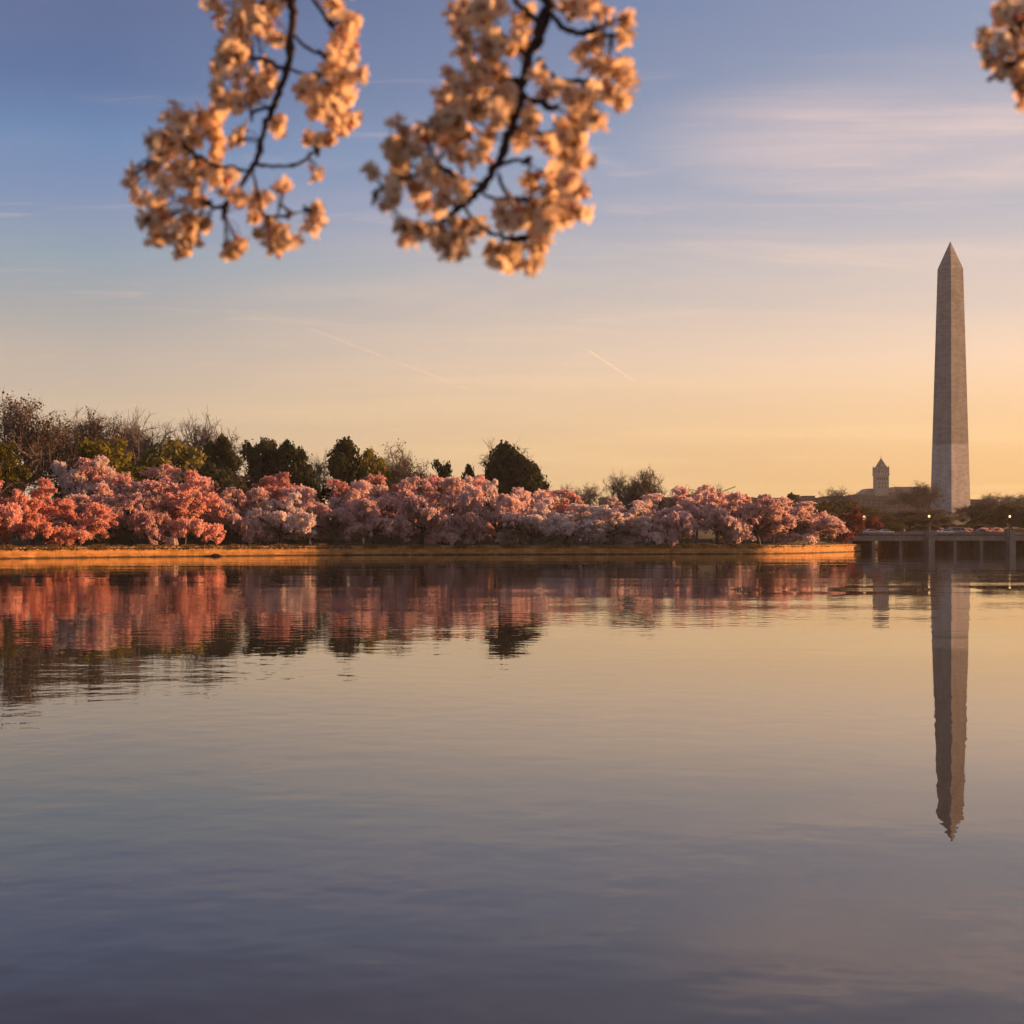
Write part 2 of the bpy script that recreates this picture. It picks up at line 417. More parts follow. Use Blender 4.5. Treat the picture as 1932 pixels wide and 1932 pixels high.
# ------------------------------------------------------------------ tree prototypes (each as meshes of unit height and width)
def normed(vs_list, W=0.4):
    allv = np.concatenate(vs_list); lo = np.percentile(allv, W, axis=0); hi = np.percentile(allv, 100 - W, axis=0); hi[2] = np.percentile(allv[:, 2], 99.6)
    return np.array([1 / (hi[0] - lo[0]), 1 / (hi[0] - lo[0]), 1 / hi[2]]), np.array([(hi[0] + lo[0]) / 2, (hi[1] + lo[1]) / 2, 0])
def rvec(rng, n): 
    v = rng.normal(size=(n, 3)); return v / np.linalg.norm(v, axis=1)[:, None]
def leaf_axes(rng, n, size, flat=0.0, nrm=None):
    a = rvec(rng, n)
    if nrm is not None: a = a - nrm * np.sum(a * nrm, 1)[:, None] * flat
    a /= np.linalg.norm(a, axis=1)[:, None] + 1e-9
    b = np.cross(a, rvec(rng, n) if nrm is None else nrm + rvec(rng, n) * 0.6); b /= np.linalg.norm(b, axis=1)[:, None] + 1e-9
    s = size * rng.uniform(0.5, 1.3, (n, 1))
    return a * s, b * s * rng.uniform(0.5, 1.0, (n, 1))
def scale_mb(mb, sc3, c): mb.v = [tuple((np.array(p) - c) * sc3) for p in mb.v]

def cherry_proto(seed, droop=1.0, dens=1.0, mats=('bark', 'blossom')):
    """short trunk, limbs in tiers, flat overlapping sprays of blossom with dark gaps between them"""
    rng = np.random.default_rng(seed); tr = MB(); pads = []
    tw = rng.uniform(0.22, 0.34); h0 = rng.uniform(1.2, 1.9); lean = rng.normal(0, 0.3, 2)
    base = np.array([0, 0, -0.6]); fork = np.array([lean[0], lean[1], h0])
    tr.tube([base, fork * 0.5, fork], [tw * 1.5, tw * 1.05, tw], 7)
    nl = 10; a0 = rng.uniform(0, 6.28)
    for i in range(nl):
        az = a0 + i * 6.283 * 0.38 + rng.normal(0, 0.3)
        tier = i % 3
        el = (rng.uniform(1.05, 1.40), rng.uniform(0.70, 1.0), rng.uniform(0.30, 0.6))[tier]
        Ln = (rng.uniform(6.6, 8.2), rng.uniform(5.6, 7.0), rng.uniform(4.6, 6.2))[tier]
        p = fork.copy(); pts = [p.copy()]; d = np.array([math.cos(az) * math.cos(el), math.sin(az) * math.cos(el), math.sin(el)])
        ns = 8
        for k in range(ns):
            d = d + np.array([math.cos(az) * 0.10, math.sin(az) * 0.10, -0.085 * droop * (k > 2)]) + rng.normal(0, 0.10, 3)
            d /= np.linalg.norm(d); p = p + d * Ln / ns; pts.append(p.copy())
            if k >= 2:
                for q in range(1 + (rng.random() < 0.55)):
                    sa = az + rng.choice([-1, 1]) * rng.uniform(0.3, 1.5)
                    sdv = np.array([math.cos(sa), math.sin(sa), rng.uniform(-0.30, 0.35)]); sdv /= np.linalg.norm(sdv)
                    ln = rng.uniform(0.8, 2.3); e1 = p + sdv * ln * 0.6; e2 = e1 + (sdv + np.array([0, 0, -0.3 * droop])) * ln * 0.4
                    if e2[2] < 0.5: e2[2] = rng.uniform(0.5, 1.0)
                    tr.tube([p, e1, e2], [0.06, 0.04, 0.015], 3, cap=False)
                    pads.append((e2, sa, rng.uniform(0.5, 1.35)))
                    if k > 4 and rng.random() < 0.5 * droop:
                        t = e2 + np.array([math.cos(sa) * 0.6, math.sin(sa) * 0.6, -rng.uniform(0.6, 1.5)])
                        t[2] = max(t[2], 0.4); pads.append((t, sa, rng.uniform(0.35, 0.65)))
        tr.tube(pts, np.linspace(tw * 0.62, 0.03, len(pts)), 5, cap=False)
        pads.append((p, az, rng.uniform(0.8, 1.2)))
    Cs, As, Bs = [], [], []
    for c, a, r in pads:
        # a spray: flowering twigs fan out from the end of the branch and sag a little
        nt_ = int(15 * r * dens) + 6; per = 15
        dirs = rvec(rng, nt_) * np.array([1.0, 1.0, 0.55]); dirs[:, 0] += 0.25 * math.cos(a); dirs[:, 1] += 0.25 * math.sin(a)
        dirs *= r * rng.uniform(0.55, 1.5, (nt_, 1))
        t = rng.uniform(0.12, 1.0, (nt_, per, 1)) ** 0.8
        P_ = dirs[:, None, :] * t; P_[:, :, 2:] -= 0.22 * r * t ** 2
        P_ = P_ + rng.normal(0, 0.095, P_.shape)
        loc = P_.reshape(-1, 3); n = len(loc)
        Cs.append(c + loc); A, B = leaf_axes(rng, n, 0.105)
        As.append(A); Bs.append(B)
        # fuller middle
        n = int(70 * r * r * dens) + 16
        q = rvec(rng, n) * rng.uniform(0.6, 1.05, (n, 1)); loc = q * np.array([r * 0.85, r * 0.85, r * 0.42])
        Cs.append(c + loc); A, B = leaf_axes(rng, n, 0.13, 0.6, q / (np.linalg.norm(q, axis=1)[:, None] + 1e-9)); As.append(A); Bs.append(B)
        for d_ in dirs[:4]: tr.tube([c, c + d_ * 0.5, c + d_ - np.array([0, 0, 0.2 * r])], [0.035, 0.025, 0.012], 3, cap=False)
    Cc, A, B = np.concatenate(Cs), np.concatenate(As), np.concatenate(Bs)
    s3, c3 = normed([Cc]); scale_mb(tr, s3, c3)
    return tr.mesh('trunk', M[mats[0]], True), quads_mesh('crown', (Cc - c3) * s3, A * s3, B * s3, M[mats[1]])

def branchy(rng, tr, p, d, ln, r, lev, maxlev, tips, up, spread, nmin=3):
    ns = 3; pts = [p.copy()]; q = p.copy(); dd = d.copy()
    for k in range(ns):
        dd = dd + rng.normal(0, 0.13, 3) + np.array([0, 0, up]); dd /= np.linalg.norm(dd)
        q = q + dd * ln / ns; pts.append(q.copy())
    tr.tube(pts, [max(0.027, r * x) for x in (1, 0.88, 0.76, 0.6)], 5 if lev < 2 else 3, cap=False)
    if lev >= maxlev:
        tips.append((q, dd))
        for k in range(3):
            e = dd * 0.6 + rvec(rng, 1)[0]; e = e / np.linalg.norm(e) * rng.uniform(0.5, 1.1)
            tr.tube([pts[1 + k % 3], pts[1 + k % 3] + e], [0.024, 0.014], 3, cap=False)
        return
    kids = rng.integers(nmin, nmin + 2)
    for k in range(kids):
        nd = dd + rvec(rng, 1)[0] * spread * (1 + 0.14 * lev); nd /= np.linalg.norm(nd)
        st = pts[rng.integers(1, len(pts))] if k else q
        branchy(rng, tr, st, nd, ln * rng.uniform(0.55, 0.85), r * 0.6, lev + 1, maxlev, tips, up, spread, nmin)
def bare_proto(seed, th=3.0, spread=0.65, up=0.05, mat='twig', maxlev=5, fuzz=None, fuzzn=6, limbs=3):
    rng = np.random.default_rng(seed); tr = MB(); br = MB(); tips = []
    tr.tube([(0, 0, -1), (0.05, 0, th * 0.5), (rng.normal(0, 0.15), rng.normal(0, 0.15), th)], [0.5, 0.38, 0.32], 7)
    p = np.array(tr.v[-1]) * 0 + np.array([0, 0, th])
    for i in range(limbs + 1):
        a = i * 6.283 / limbs + rng.uniform(0, 1)
        d = np.array([math.cos(a) * spread, math.sin(a) * spread, 1.0]) if i < limbs else np.array([0.05, 0.05, 1.0])
        branchy(rng, br, p, d / np.linalg.norm(d), rng.uniform(3.2, 4.4), 0.26, 1, maxlev, tips, up, spread)
    pts = np.array([t[0] for t in tips]); s3, c3 = normed([pts], 4.0)
    parts = [('trunk', tr), ('branches', br)]
    for _, b in parts: scale_mb(b, s3, c3)
    meshes = [(nm, b.mesh(nm, M[mat if nm != 'trunk' else mat], nm == 'trunk')) for nm, b in parts]
    if fuzz:
        n = len(tips) * fuzzn
        idx = rng.integers(0, len(tips), n); C = pts[idx] + rng.normal(0, 0.45, (n, 3)); A, B = leaf_axes(rng, n, 0.10)
        meshes.append(('crown', quads_mesh('crown', (C - c3) * s3, A * s3, B * s3, M[fuzz])))
    return meshes
def dense_proto(seed, mat, shape='round', n=8500, clumps=72, size=0.2, bark='bark', gap=0.0):
    rng = np.random.default_rng(seed); tr = MB(); H, W = 10.0, 4.0
    tr.tube([(0, 0, -1), (0.1, 0, 2.5), (0, 0.1, 7.0)], [0.4, 0.3, 0.10], 7)
    Cs, As, Bs = [], [], []
    for i in range(clumps):
        t = (i + rng.random()) / clumps
        if shape == 'round': z = 1.0 + 8.4 * t; rr = W * math.sqrt(max(0.05, 1 - ((t - 0.42) / 0.62) ** 2))
        elif shape == 'cone': z = 0.8 + 8.9 * t; rr = W * (1 - t) ** 0.75 + 0.35
        elif shape == 'column': z = 0.6 + 9.0 * t; rr = W * 0.8 * min(1, (1 - t) * 2.2 + 0.15)
        else:                                   # pine: bare lower stem, irregular plates
            z = 2.5 + 7.2 * t; rr = W * (0.55 + 0.45 * math.sin(t * 9 + seed)) * (1.15 - 0.75 * t)
        a = rng.uniform(0, 6.283); q = rr * rng.uniform(0.45, 1.15)
        c = np.array([math.cos(a) * q, math.sin(a) * q, z]); cr = rng.uniform(0.65, 1.45) * (0.75 if t > 0.85 else 1.0)
        tr.tube([(0, 0, max(1.0, z - q * 0.5)), c * np.array([0.5, 0.5, 1]) - np.array([0, 0, 0.2]), c], [0.09, 0.06, 0.03], 3, cap=False)
        m = max(12, int(n / clumps * cr * cr * (1 - gap)))
        v = rvec(rng, m) * rng.uniform(0.4, 1.0, (m, 1)) ** 0.5 * (1 + 0.34 * rng.normal(size=(m, 1)))
        v[:m // 7] *= 1.3
        Cs.append(c + v * cr * np.array([1, 1, 0.75])); A, B = leaf_axes(rng, m, size, 0.6, v / (np.linalg.norm(v, axis=1)[:, None] + 1e-9)); As.append(A); Bs.append(B)
    Cc, A, B = np.concatenate(Cs), np.concatenate(As), np.concatenate(Bs)
    s3, c3 = normed([Cc]); scale_mb(tr, s3, c3)
    return [('trunk', tr.mesh('trunk', M[bark], True)), ('crown', quads_mesh('crown', (Cc - c3) * s3, A * s3, B * s3, M[mat]))]

def as_list(p): return [('trunk', p[0]), ('crown', p[1])]
PR = {}
PR['cherry'] = [as_list(cherry_proto(s, d, 1.0)) for s, d in ((1, 1.1), (2, 1.3), (3, 0.9), (4, 1.2), (5, 1.0), (6, 1.35))]
PR['coral'] = [as_list(cherry_proto(s, d, 1.0, ('bark', 'blossom_sunlit'))) for s, d in ((7, 1.2), (8, 1.4), (9, 1.0))]
PR['rose'] = [as_list(cherry_proto(s, 0.8, 0.8, ('bark', 'blossom_rose'))) for s in (11, 12, 13)]
PR['white'] = [as_list(cherry_proto(s, 0.9, 1.0, ('bark', 'blossom_white'))) for s in (21, 22)]
PR['burgundy'] = [as_list(cherry_proto(s, 1.2, 0.9, ('bark', 'burgundy'))) for s in (31, 32)]
PR['bare'] = [bare_proto(41, 3.0, 0.8, 0.03, limbs=4), bare_proto(42, 3.5, 0.85, 0.02, limbs=4), bare_proto(43, 2.6, 0.95, 0.0, limbs=5)]
PR['brown'] = [bare_proto(51, 2.6, 0.7, 0.05, 'twig_brown', 5, 'brownleaf', 5, 5), bare_proto(52, 3.0, 0.8, 0.03, 'twig_brown', 5, 'brownleaf', 6, 4)]
PR['greenish'] = [bare_proto(61, 2.4, 0.85, 0.02, 'twig', 5, 'olive_dark', 3)]
PR['evergreen'] = [dense_proto(71, 'evergreen', 'round'), dense_proto(72, 'evergreen', 'cone'), dense_proto(73, 'evergreen', 'column', 5500)]
PR['pine'] = [dense_proto(81, 'evergreen', 'pine', 5000, 34), dense_proto(83, 'evergreen', 'pine', 5000, 30)]
PR['olive'] = [dense_proto(91, 'olive', 'round', 8000, 66, 0.19), dense_proto(92, 'olive', 'round', 7500, 56, 0.19)]
PR['dull'] = [dense_proto(95, 'olive_dark', 'round', 8000, 66, 0.19), dense_proto(96, 'brownleaf', 'round', 7000, 60, 0.17)]
CATN = {'coral': ('cherry_tree', 'cherry tree'), 'cherry': ('cherry_tree', 'cherry tree'), 'rose': ('cherry_tree', 'cherry tree'), 'white': ('cherry_tree', 'cherry tree'), 'burgundy': ('red_leaf_tree', 'tree'),
        'bare': ('bare_tree', 'tree'), 'brown': ('bare_tree', 'tree'), 'greenish': ('budding_tree', 'tree'), 'evergreen': ('evergreen_tree', 'tree'),
        'pine': ('pine_tree', 'tree'), 'olive': ('leafing_tree', 'tree'), 'dull': ('leafing_tree', 'tree')}
GRP = {'coral': 'blossoming cherry trees along the far shore', 'cherry': 'blossoming cherry trees along the far shore', 'rose': 'blossoming cherry trees along the far shore', 'white': 'blossoming cherry trees along the far shore',
       'burgundy': 'reddish trees beside the bridge', 'bare': 'bare trees behind the cherries', 'brown': 'bare trees behind the cherries', 'greenish': 'bare trees behind the cherries',
       'evergreen': 'dark evergreens behind the cherries', 'pine': 'dark evergreens behind the cherries', 'olive': 'leafing trees behind the cherries', 'dull': 'leafing trees behind the bridge'}
TRNG = random.Random(77)
def place_tree(kind, pi, u, wpx, top, s, label, D=None, depth_ratio=1.0):
    D = D if D is not None else shoreD(u) + s
    x = (u - 966) / F * D; z = landz(u, D)
    h = CZ + (HZ - top) / F * D - z; wd = wpx / F * D
    if kind in ('evergreen', 'pine', 'olive'): wd *= 1.2
    if kind in ('cherry', 'rose', 'white', 'coral') and u not in (1284,): wd *= 1.15
    if kind in ('bare', 'brown'): wd *= 1.15
    if kind == 'dull': wd *= 1.2
    nm, cat = CATN[kind]
    r = empty(nm, (x, D, z), 0.0, (wd, wd * depth_ratio, h))
    tag(r, label, cat, GRP[kind])
    flip = TRNG.choice([-1, 1]); r.scale.x *= 1
    for pn, me in PR[kind][pi % len(PR[kind])]:
        o = link_mesh(pn, me, r); o.rotation_euler = (0, 0, TRNG.choice([0, math.pi]))
    return r

T = [
 # --- front row of cherries, left to right; coral ones have warm sun in their colour
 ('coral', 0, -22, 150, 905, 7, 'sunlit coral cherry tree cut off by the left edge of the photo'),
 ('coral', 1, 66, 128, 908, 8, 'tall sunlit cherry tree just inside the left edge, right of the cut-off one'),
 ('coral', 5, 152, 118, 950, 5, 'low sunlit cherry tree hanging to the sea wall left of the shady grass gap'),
 ('cherry', 3, 246, 120, 912, 10, 'mostly shaded lilac cherry tree with one lit patch, above the dark green gap'),
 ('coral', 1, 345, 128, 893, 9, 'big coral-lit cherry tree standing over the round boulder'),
 ('cherry', 2, 440, 120, 922, 14, 'shaded cherry tree between the tree over the boulder and the two-legged spray'),
 ('white', 3, 530, 112, 934, 8, 'cherry tree with a bright right edge and two hanging sprays like legs'),
 ('cherry', 4, 632, 160, 912, 12, 'dusky lilac cherry tree below the irregular tall pine'),
 ('cherry', 0, 712, 110, 945, 7, 'small cherry tree with a bright square clump hanging low below the yellowish leafing tree'),
 ('cherry', 2, 795, 165, 902, 13, 'broad dusky cherry tree below the wide budding tree'),
 ('cherry', 5, 858, 92, 938, 6, 'cherry tree with a narrow lit spray trailing down below the small round pine'),
 ('cherry', 1, 930, 120, 922, 11, 'cherry tree in front of the largest dark evergreen'),
 ('white', 3, 1003, 112, 944, 8, 'pale cherry tree with lit streaks right of the largest dark evergreen'),  # pale mid trees: white blossom also stands in for missing sunlit highlights
 ('white', 4, 1075, 120, 950, 9, 'whitish pink cherry tree under the low bare thicket'),
 ('white', 0, 1150, 120, 948, 8, 'whitish cherry tree with a ragged lower edge, left of the three tall bare trees'),
 ('cherry', 5, 1240, 128, 935, 10, 'pink cherry tree right of the three tall bare trees'),
 ('cherry', 1, 1284, 44, 968, 0.8, 'narrow weeping cherry spray glowing orange down to the sea wall'),
 ('cherry', 2, 1352, 112, 930, 9, 'tall pink cherry tree under the crane'),
 ('cherry', 3, 1432, 120, 938, 9, 'pink cherry tree in the front row, second from the end of the sea wall'),
 ('cherry', 5, 1524, 118, 949, 7, 'bright cherry tree over the lit end of the sea wall, last of the front row'),
 # --- second row
 ('white', 0, 160, 90, 866, 42, 'pale cherry tree topping the slope under the left olive tree'),
 ('rose', 0, 272, 190, 874, 40, 'wide rose cherry tree behind the front row under the olive trees'),
 ('cherry', 4, 120, 150, 925, 26, 'shaded cherry tree behind the low sunlit one on the left'),
 ('cherry', 2, 205, 130, 935, 24, 'shaded cherry tree behind the dark green gap on the left'),
 ('rose', 1, 488, 150, 896, 34, 'wide rose cherry tree in front of the row of dark evergreens'),
 ('rose', 2, 700, 150, 898, 34, 'dull rose cherry tree below the yellowish leafing tree'),
 ('rose', 0, 838, 130, 900, 36, 'dull rose cherry tree below the two small round pines'),
 ('white', 1, 906, 84, 902, 30, 'pale flat-topped cherry tree left of the largest dark evergreen'),
 ('cherry', 0, 580, 120, 925, 24, 'shaded cherry tree behind the spray with two legs'),
 ('cherry', 5, 390, 110, 910, 26, 'shaded cherry tree at the foot of the low dark evergreen'),
 ('rose', 1, 1072, 130, 926, 34, 'deep rose cherry tree under the low bare thicket'),
 ('cherry', 3, 975, 110, 925, 28, 'coral-lit cherry tree behind the streaked one, right of the largest evergreen'),
 ('white', 1, 1190, 120, 940, 28, 'pale pink cherry tree at the foot of the three tall bare trees'),
 ('cherry', 2, 1315, 100, 920, 30, 'peach cherry tree standing highest, left of the crane'),
 ('rose', 2, 1395, 110, 938, 26, 'rose cherry tree behind the front row right of the crane'),
 ('cherry', 1, 1478, 100, 948, 22, 'cherry tree in the second row behind the lit end of the sea wall'),
 # --- reddish trees by the bridge
 ('burgundy', 0, 1587, 80, 962, 16, 'dark red tree right of the last cherry tree'),
 ('burgundy', 1, 1628, 70, 972, 8, 'dark red weeping tree drooping over the left end of the bridge'),
 # --- evergreens and bare trees behind
 ('brown', 0, 52, 140, 757, 70, 'tall dense brown bare tree, tallest at the left edge'),
 ('bare', 1, 130, 110, 775, 95, 'grey bare tree right of the tallest brown one'),
 ('brown', 1, 182, 90, 782, 85, 'reddish brown bare tree above the left olive tree'),
 ('bare', 0, 232, 72, 777, 88, 'grey bare tree with a clean fan-shaped crown above the olive trees'),
 ('bare', 2, 302, 115, 788, 90, 'wide bare tree with a rounded crown above the right olive tree'),
 ('bare', 1, 400, 92, 790, 84, 'bare tree beside the leftmost dark evergreen'),
 ('olive', 0, 8, 70, 838, 60, 'yellow-green tree cut by the left edge behind the tall brown tree'),
 ('olive', 0, 195, 150, 834, 62, 'olive green round tree below the fan-shaped bare tree'),
 ('olive', 1, 318, 125, 834, 64, 'yellowish olive tree left of the dark evergreens'),
 ('evergreen', 0, 412, 74, 826, 66, 'leftmost dark evergreen in front of the bare tree'),
 ('evergreen', 0, 400, 80, 878, 44, 'low dark evergreen behind the tree over the boulder'),
 ('pine', 0, 478, 80, 830, 70, 'dark pine with a ragged top, second of the left evergreens'),
 ('evergreen', 1, 512, 60, 836, 74, 'pointed dark evergreen in the middle of the left evergreen row'),
 ('evergreen', 0, 548, 80, 838, 66, 'broad dark evergreen at the right end of the left evergreen row'),
 ('bare', 0, 598, 44, 852, 74, 'thin bare tree between the evergreen row and the irregular pine'),
 ('pine', 1, 643, 78, 830, 70, 'irregular tall dark pine standing apart, heavy on its left side'),
 ('olive', 1, 702, 64, 850, 72, 'yellowish leafing tree right of the irregular tall pine'),
 ('greenish', 0, 772, 100, 840, 80, 'wide budding tree with sky showing through its crown'),
 ('bare', 2, 738, 60, 848, 84, 'bare tree behind the yellowish leafing tree'),
 ('pine', 0, 836, 52, 871, 70, 'small dark round pine right of the wide budding tree'),
 ('evergreen', 1, 884, 34, 880, 72, 'smallest dark evergreen left of the largest one'),
 ('pine', 1, 962, 88, 838, 62, 'largest dark evergreen, standing alone above the cherry trees'),
 ('evergreen', 0, 936, 52, 874, 60, 'dark evergreen at the left foot of the largest one'),
 ('bare', 0, 958, 80, 833, 70, 'bare twigs rising just behind the largest dark evergreen'),
 ('evergreen', 0, 990, 64, 866, 60, 'dark evergreen shouldering the right side of the largest one, half its height'),
 ('evergreen', 2, 1012, 40, 888, 66, 'short dark evergreen on the right flank of the largest one'),
 ('bare', 2, 1085, 44, 914, 95, 'low bare tree in the thicket, left half'),
 ('bare', 1, 1108, 40, 912, 100, 'low bare tree in the thicket, right half'),
 ('bare', 1, 1172, 44, 893, 90, 'left tree of the three tall bare trees'),
 ('bare', 0, 1196, 40, 892, 96, 'middle tree of the three tall bare trees'),
 ('brown', 0, 1216, 46, 887, 88, 'dense right tree of the three tall bare trees'),
 ('bare', 2, 1248, 40, 915, 95, 'low bare tree right of the three tall ones'),
 ('bare', 2, 1305, 48, 918, 90, 'bare round tree left of the peach cherry tree top'),
 ('bare', 1, 1352, 50, 917, 96, 'bare round tree next to the crane'),
 ('evergreen', 0, 1494, 26, 932, 300, 'tiny dark evergreen on the far skyline right of the crane'),
]
for t in T: place_tree(*t)

# trees beyond the inlet and round the obelisk: (kind, proto, u, width, top, depth)
T2 = [
 ('dull', 0, 1590, 90, 945, 560, 'dull olive tree rising behind the dark red trees'),
 ('bare', 1, 1584, 52, 920, 640, 'bare tree topping the skyline left of the clock tower'),
 ('dull', 0, 1668, 70, 972, 540, 'dull olive tree behind the leftmost bridge lamp'),
 ('dull', 1, 1715, 100, 964, 560, 'wide brown-olive tree behind the bridge between the two left lamps'),
 ('brown', 1, 1728, 70, 912, 760, 'brown bare tree left of the base of the obelisk'),
 ('dull', 1, 1762, 70, 962, 570, 'brown tree before the left corner of the obelisk'),
 ('bare', 2, 1808, 46, 952, 640, 'bare tree seen against the right face of the obelisk base'),
 ('dull', 1, 1856, 70, 950, 620, 'brown tree right of the obelisk base'),
 ('dull', 0, 1905, 80, 952, 600, 'dark brown-olive tree behind the right bridge lamp'),
 ('bare', 2, 1880, 46, 931, 760, 'bare skyline tree right of the obelisk, nearer to it'),
 ('bare', 0, 1905, 48, 929, 780, 'bare skyline tree near the right edge, middle one'),
 ('bare', 1, 1935, 50, 930, 770, 'bare skyline tree cut by the right edge'),
 ('dull', 1, 1960, 80, 955, 590, 'brown tree cut by the right edge behind the bridge'),
 ('dull', 0, 1635, 80, 958, 580, 'dull olive tree below the clock tower'),
 ('dull', 0, 1790, 60, 990, 520, 'low dark shrub-like tree behind the middle bridge span'),
 ('dull', 1, 1838, 60, 988, 520, 'low brown tree behind the bridge right of the obelisk'),
 ('dull', 0, 1540, 90, 955, 520, 'dull olive tree behind the last cherry tree'),
]
for k, pi, u, wd, tp, D, lb in T2: place_tree(k, pi, u, wd, tp, 0, lb, D)
# low cherry trees behind the bridge
for u, wd, tp, lb in ((1775, 26, 996, 'small pale cherry tree behind the bridge left of the white van'), (1830, 36, 997, 'small greyish cherry tree behind the bridge below the obelisk corner'), (1868, 44, 996, 'wide greyish cherry tree behind the bridge near the right pylon')):
    place_tree('cherry', int(u), u, wd, tp, 0, lb, 500)

# the rows run on past both edges of the photo
for k, u in enumerate((-130, -250, -370, -490, -620, -760)):
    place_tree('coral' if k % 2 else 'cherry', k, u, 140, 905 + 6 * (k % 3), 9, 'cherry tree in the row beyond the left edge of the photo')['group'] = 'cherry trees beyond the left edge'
for k, u in enumerate((-90, -210, -330, -480, -640)):
    place_tree(('brown', 'olive', 'evergreen', 'bare', 'olive')[k], k, u, 150, 790 + 20 * (k % 3), 66, 'tree behind the cherries beyond the left edge of the photo')['group'] = 'trees beyond the left edge'
for k, u in enumerate((2030, 2090, 2160, 2240, 2330, 2420, 2520)):
    place_tree('dull', k, u, 110, 948 + 5 * (k % 3), 0, 'brown-olive tree beyond the right edge of the photo', 560 + 25 * (k % 4))['group'] = 'trees beyond the right edge'

# ------------------------------------------------------------------ obelisk
def make_obelisk():
    base = P(1793, 985, 900); zt = CZ + (HZ - 454.5) / F * 900
    zb = zt - 169.3
    m, n, l, o = newmat('obelisk_marble'); b = n.new('ShaderNodeBsdfPrincipled'); l.new(b.outputs[0], o.inputs[0])
    tc = n.new('ShaderNodeTexCoord'); sp = n.new('ShaderNodeSeparateXYZ'); l.new(tc.outputs['Object'], sp.inputs[0])
    rp = n.new('ShaderNodeValToRGB'); mr = n.new('ShaderNodeMapRange'); l.new(sp.outputs[2], mr.inputs[0]); mr.inputs[2].default_value = 170
    l.new(mr.outputs[0], rp.inputs[0]); cr = rp.color_ramp; cr.interpolation = 'LINEAR'
    cr.elements[0].position = 0.272; cr.elements[0].color = (0.47, 0.455, 0.46, 1)
    cr.elements[1].position = 0.277; cr.elements[1].color = (0.285, 0.28, 0.29, 1)
    # courses of blocks on every face: brick pattern over (x+y, z)
    ad = n.new('ShaderNodeMath'); l.new(sp.outputs[0], ad.inputs[0]); l.new(sp.outputs[1], ad.inputs[1])
    cb = n.new('ShaderNodeCombineXYZ'); l.new(ad.outputs[0], cb.inputs[0]); l.new(sp.outputs[2], cb.inputs[1])
    br = n.new('ShaderNodeTexBrick'); l.new(cb.outputs[0], br.inputs[0]); br.inputs['Scale'].default_value = 1.0
    br.inputs['Brick Width'].default_value = 3.2; br.inputs['Row Height'].default_value = 1.2; br.inputs['Mortar Size'].default_value = 0.02
    br.inputs['Color1'].default_value = (1, 1, 1, 1); br.inputs['Color2'].default_value = (0.66, 0.66, 0.68, 1); br.inputs['Mortar'].default_value = (0.7, 0.68, 0.66, 1)
    mx = n.new('ShaderNodeMix'); mx.data_type = 'RGBA'; mx.blend_type = 'MULTIPLY'; mx.inputs[0].default_value = 0.8
    l.new(rp.outputs[0], mx.inputs[6]); l.new(br.outputs[0], mx.inputs[7])
    nz = n.new('ShaderNodeTexNoise'); nz.inputs['Scale'].default_value = 0.09; nz.inputs['Detail'].default_value = 5
    mp = n.new('ShaderNodeMapping'); l.new(tc.outputs['Object'], mp.inputs[0]); mp.inputs['Scale'].default_value = (3, 3, 1); l.new(mp.outputs[0], nz.inputs[0])
    m2 = n.new('ShaderNodeMix'); m2.data_type = 'RGBA'; m2.blend_type = 'OVERLAY'; m2.inputs[0].default_value = 0.35
    l.new(mx.outputs[2], m2.inputs[6]); l.new(nz.outputs[0], m2.inputs[7]); l.new(m2.outputs[2], b.inputs['Base Color'])
    b.inputs['Roughness'].default_value = 0.85; b.inputs['Specular IOR Level'].default_value = 0.2
    root = empty('obelisk', (base.x, base.y, zb), R(-(148 - 180)))
    tag(root, 'tall grey stone obelisk with a paler lower third and pointed top', 'obelisk')
    def loft(levels, name):
        mb = MB()
        for hw, z in levels:
            for sx_, sy_ in ((-1, -1), (1, -1), (1, 1), (-1, 1)): mb.v.append((sx_ * hw, sy_ * hw, z))
        for i in range(len(levels) - 1):
            for k in range(4):
                q = 4 * i; mb.f.append((q + k, q + (k + 1) % 4, q + 4 + (k + 1) % 4, q + 4 + k)); mb.m.append(0)
        q = 4 * (len(levels) - 1); mb.f.append((q, q + 1, q + 2, q + 3)); mb.m.append(0)
        return mb.build(name, m, root)
    loft([(8.5, -4), (8.4, 0), (6.85, 75), (5.25, 152.5)], 'shaft')
    cap = loft([(5.25, 152.503), (0.16, 168.6)], 'pyramidion')
    tip = MB(); tip.v = [(-0.16, -0.16, 168.603), (0.16, -0.16, 168.603), (0.16, 0.16, 168.603), (-0.16, 0.16, 168.603), (0, 0, 169.3)]
    tip.f = [(0, 1, 4), (1, 2, 4), (2, 3, 4), (3, 0, 4), (3, 2, 1, 0)]; tip.m = [0] * 5
    tip.build('cap_tip', mat_solid('aluminium_tip', (0.4, 0.4, 0.4), None, 1, 0.4, 0.8), root)
    dk = mat_solid('window_dark', (0.015, 0.015, 0.018), None, 1, 0.4)
    th = math.atan2(5.25 - 0.16, 16.1)
    for k in range(4):
        for sgn in (-1, 1):
            mb = MB(); z = 154.6
            y = -(5.25 - (z - 152.5) * math.tan(th))
            mb.box((sgn * 1.0, y, z), (0.75, 0.25, 0.55), rot=Matrix.Rotation(-th, 3, 'X'))
            ob = mb.build('window', dk, root); ob.rotation_euler = (0, 0, k * math.pi / 2)
make_obelisk()

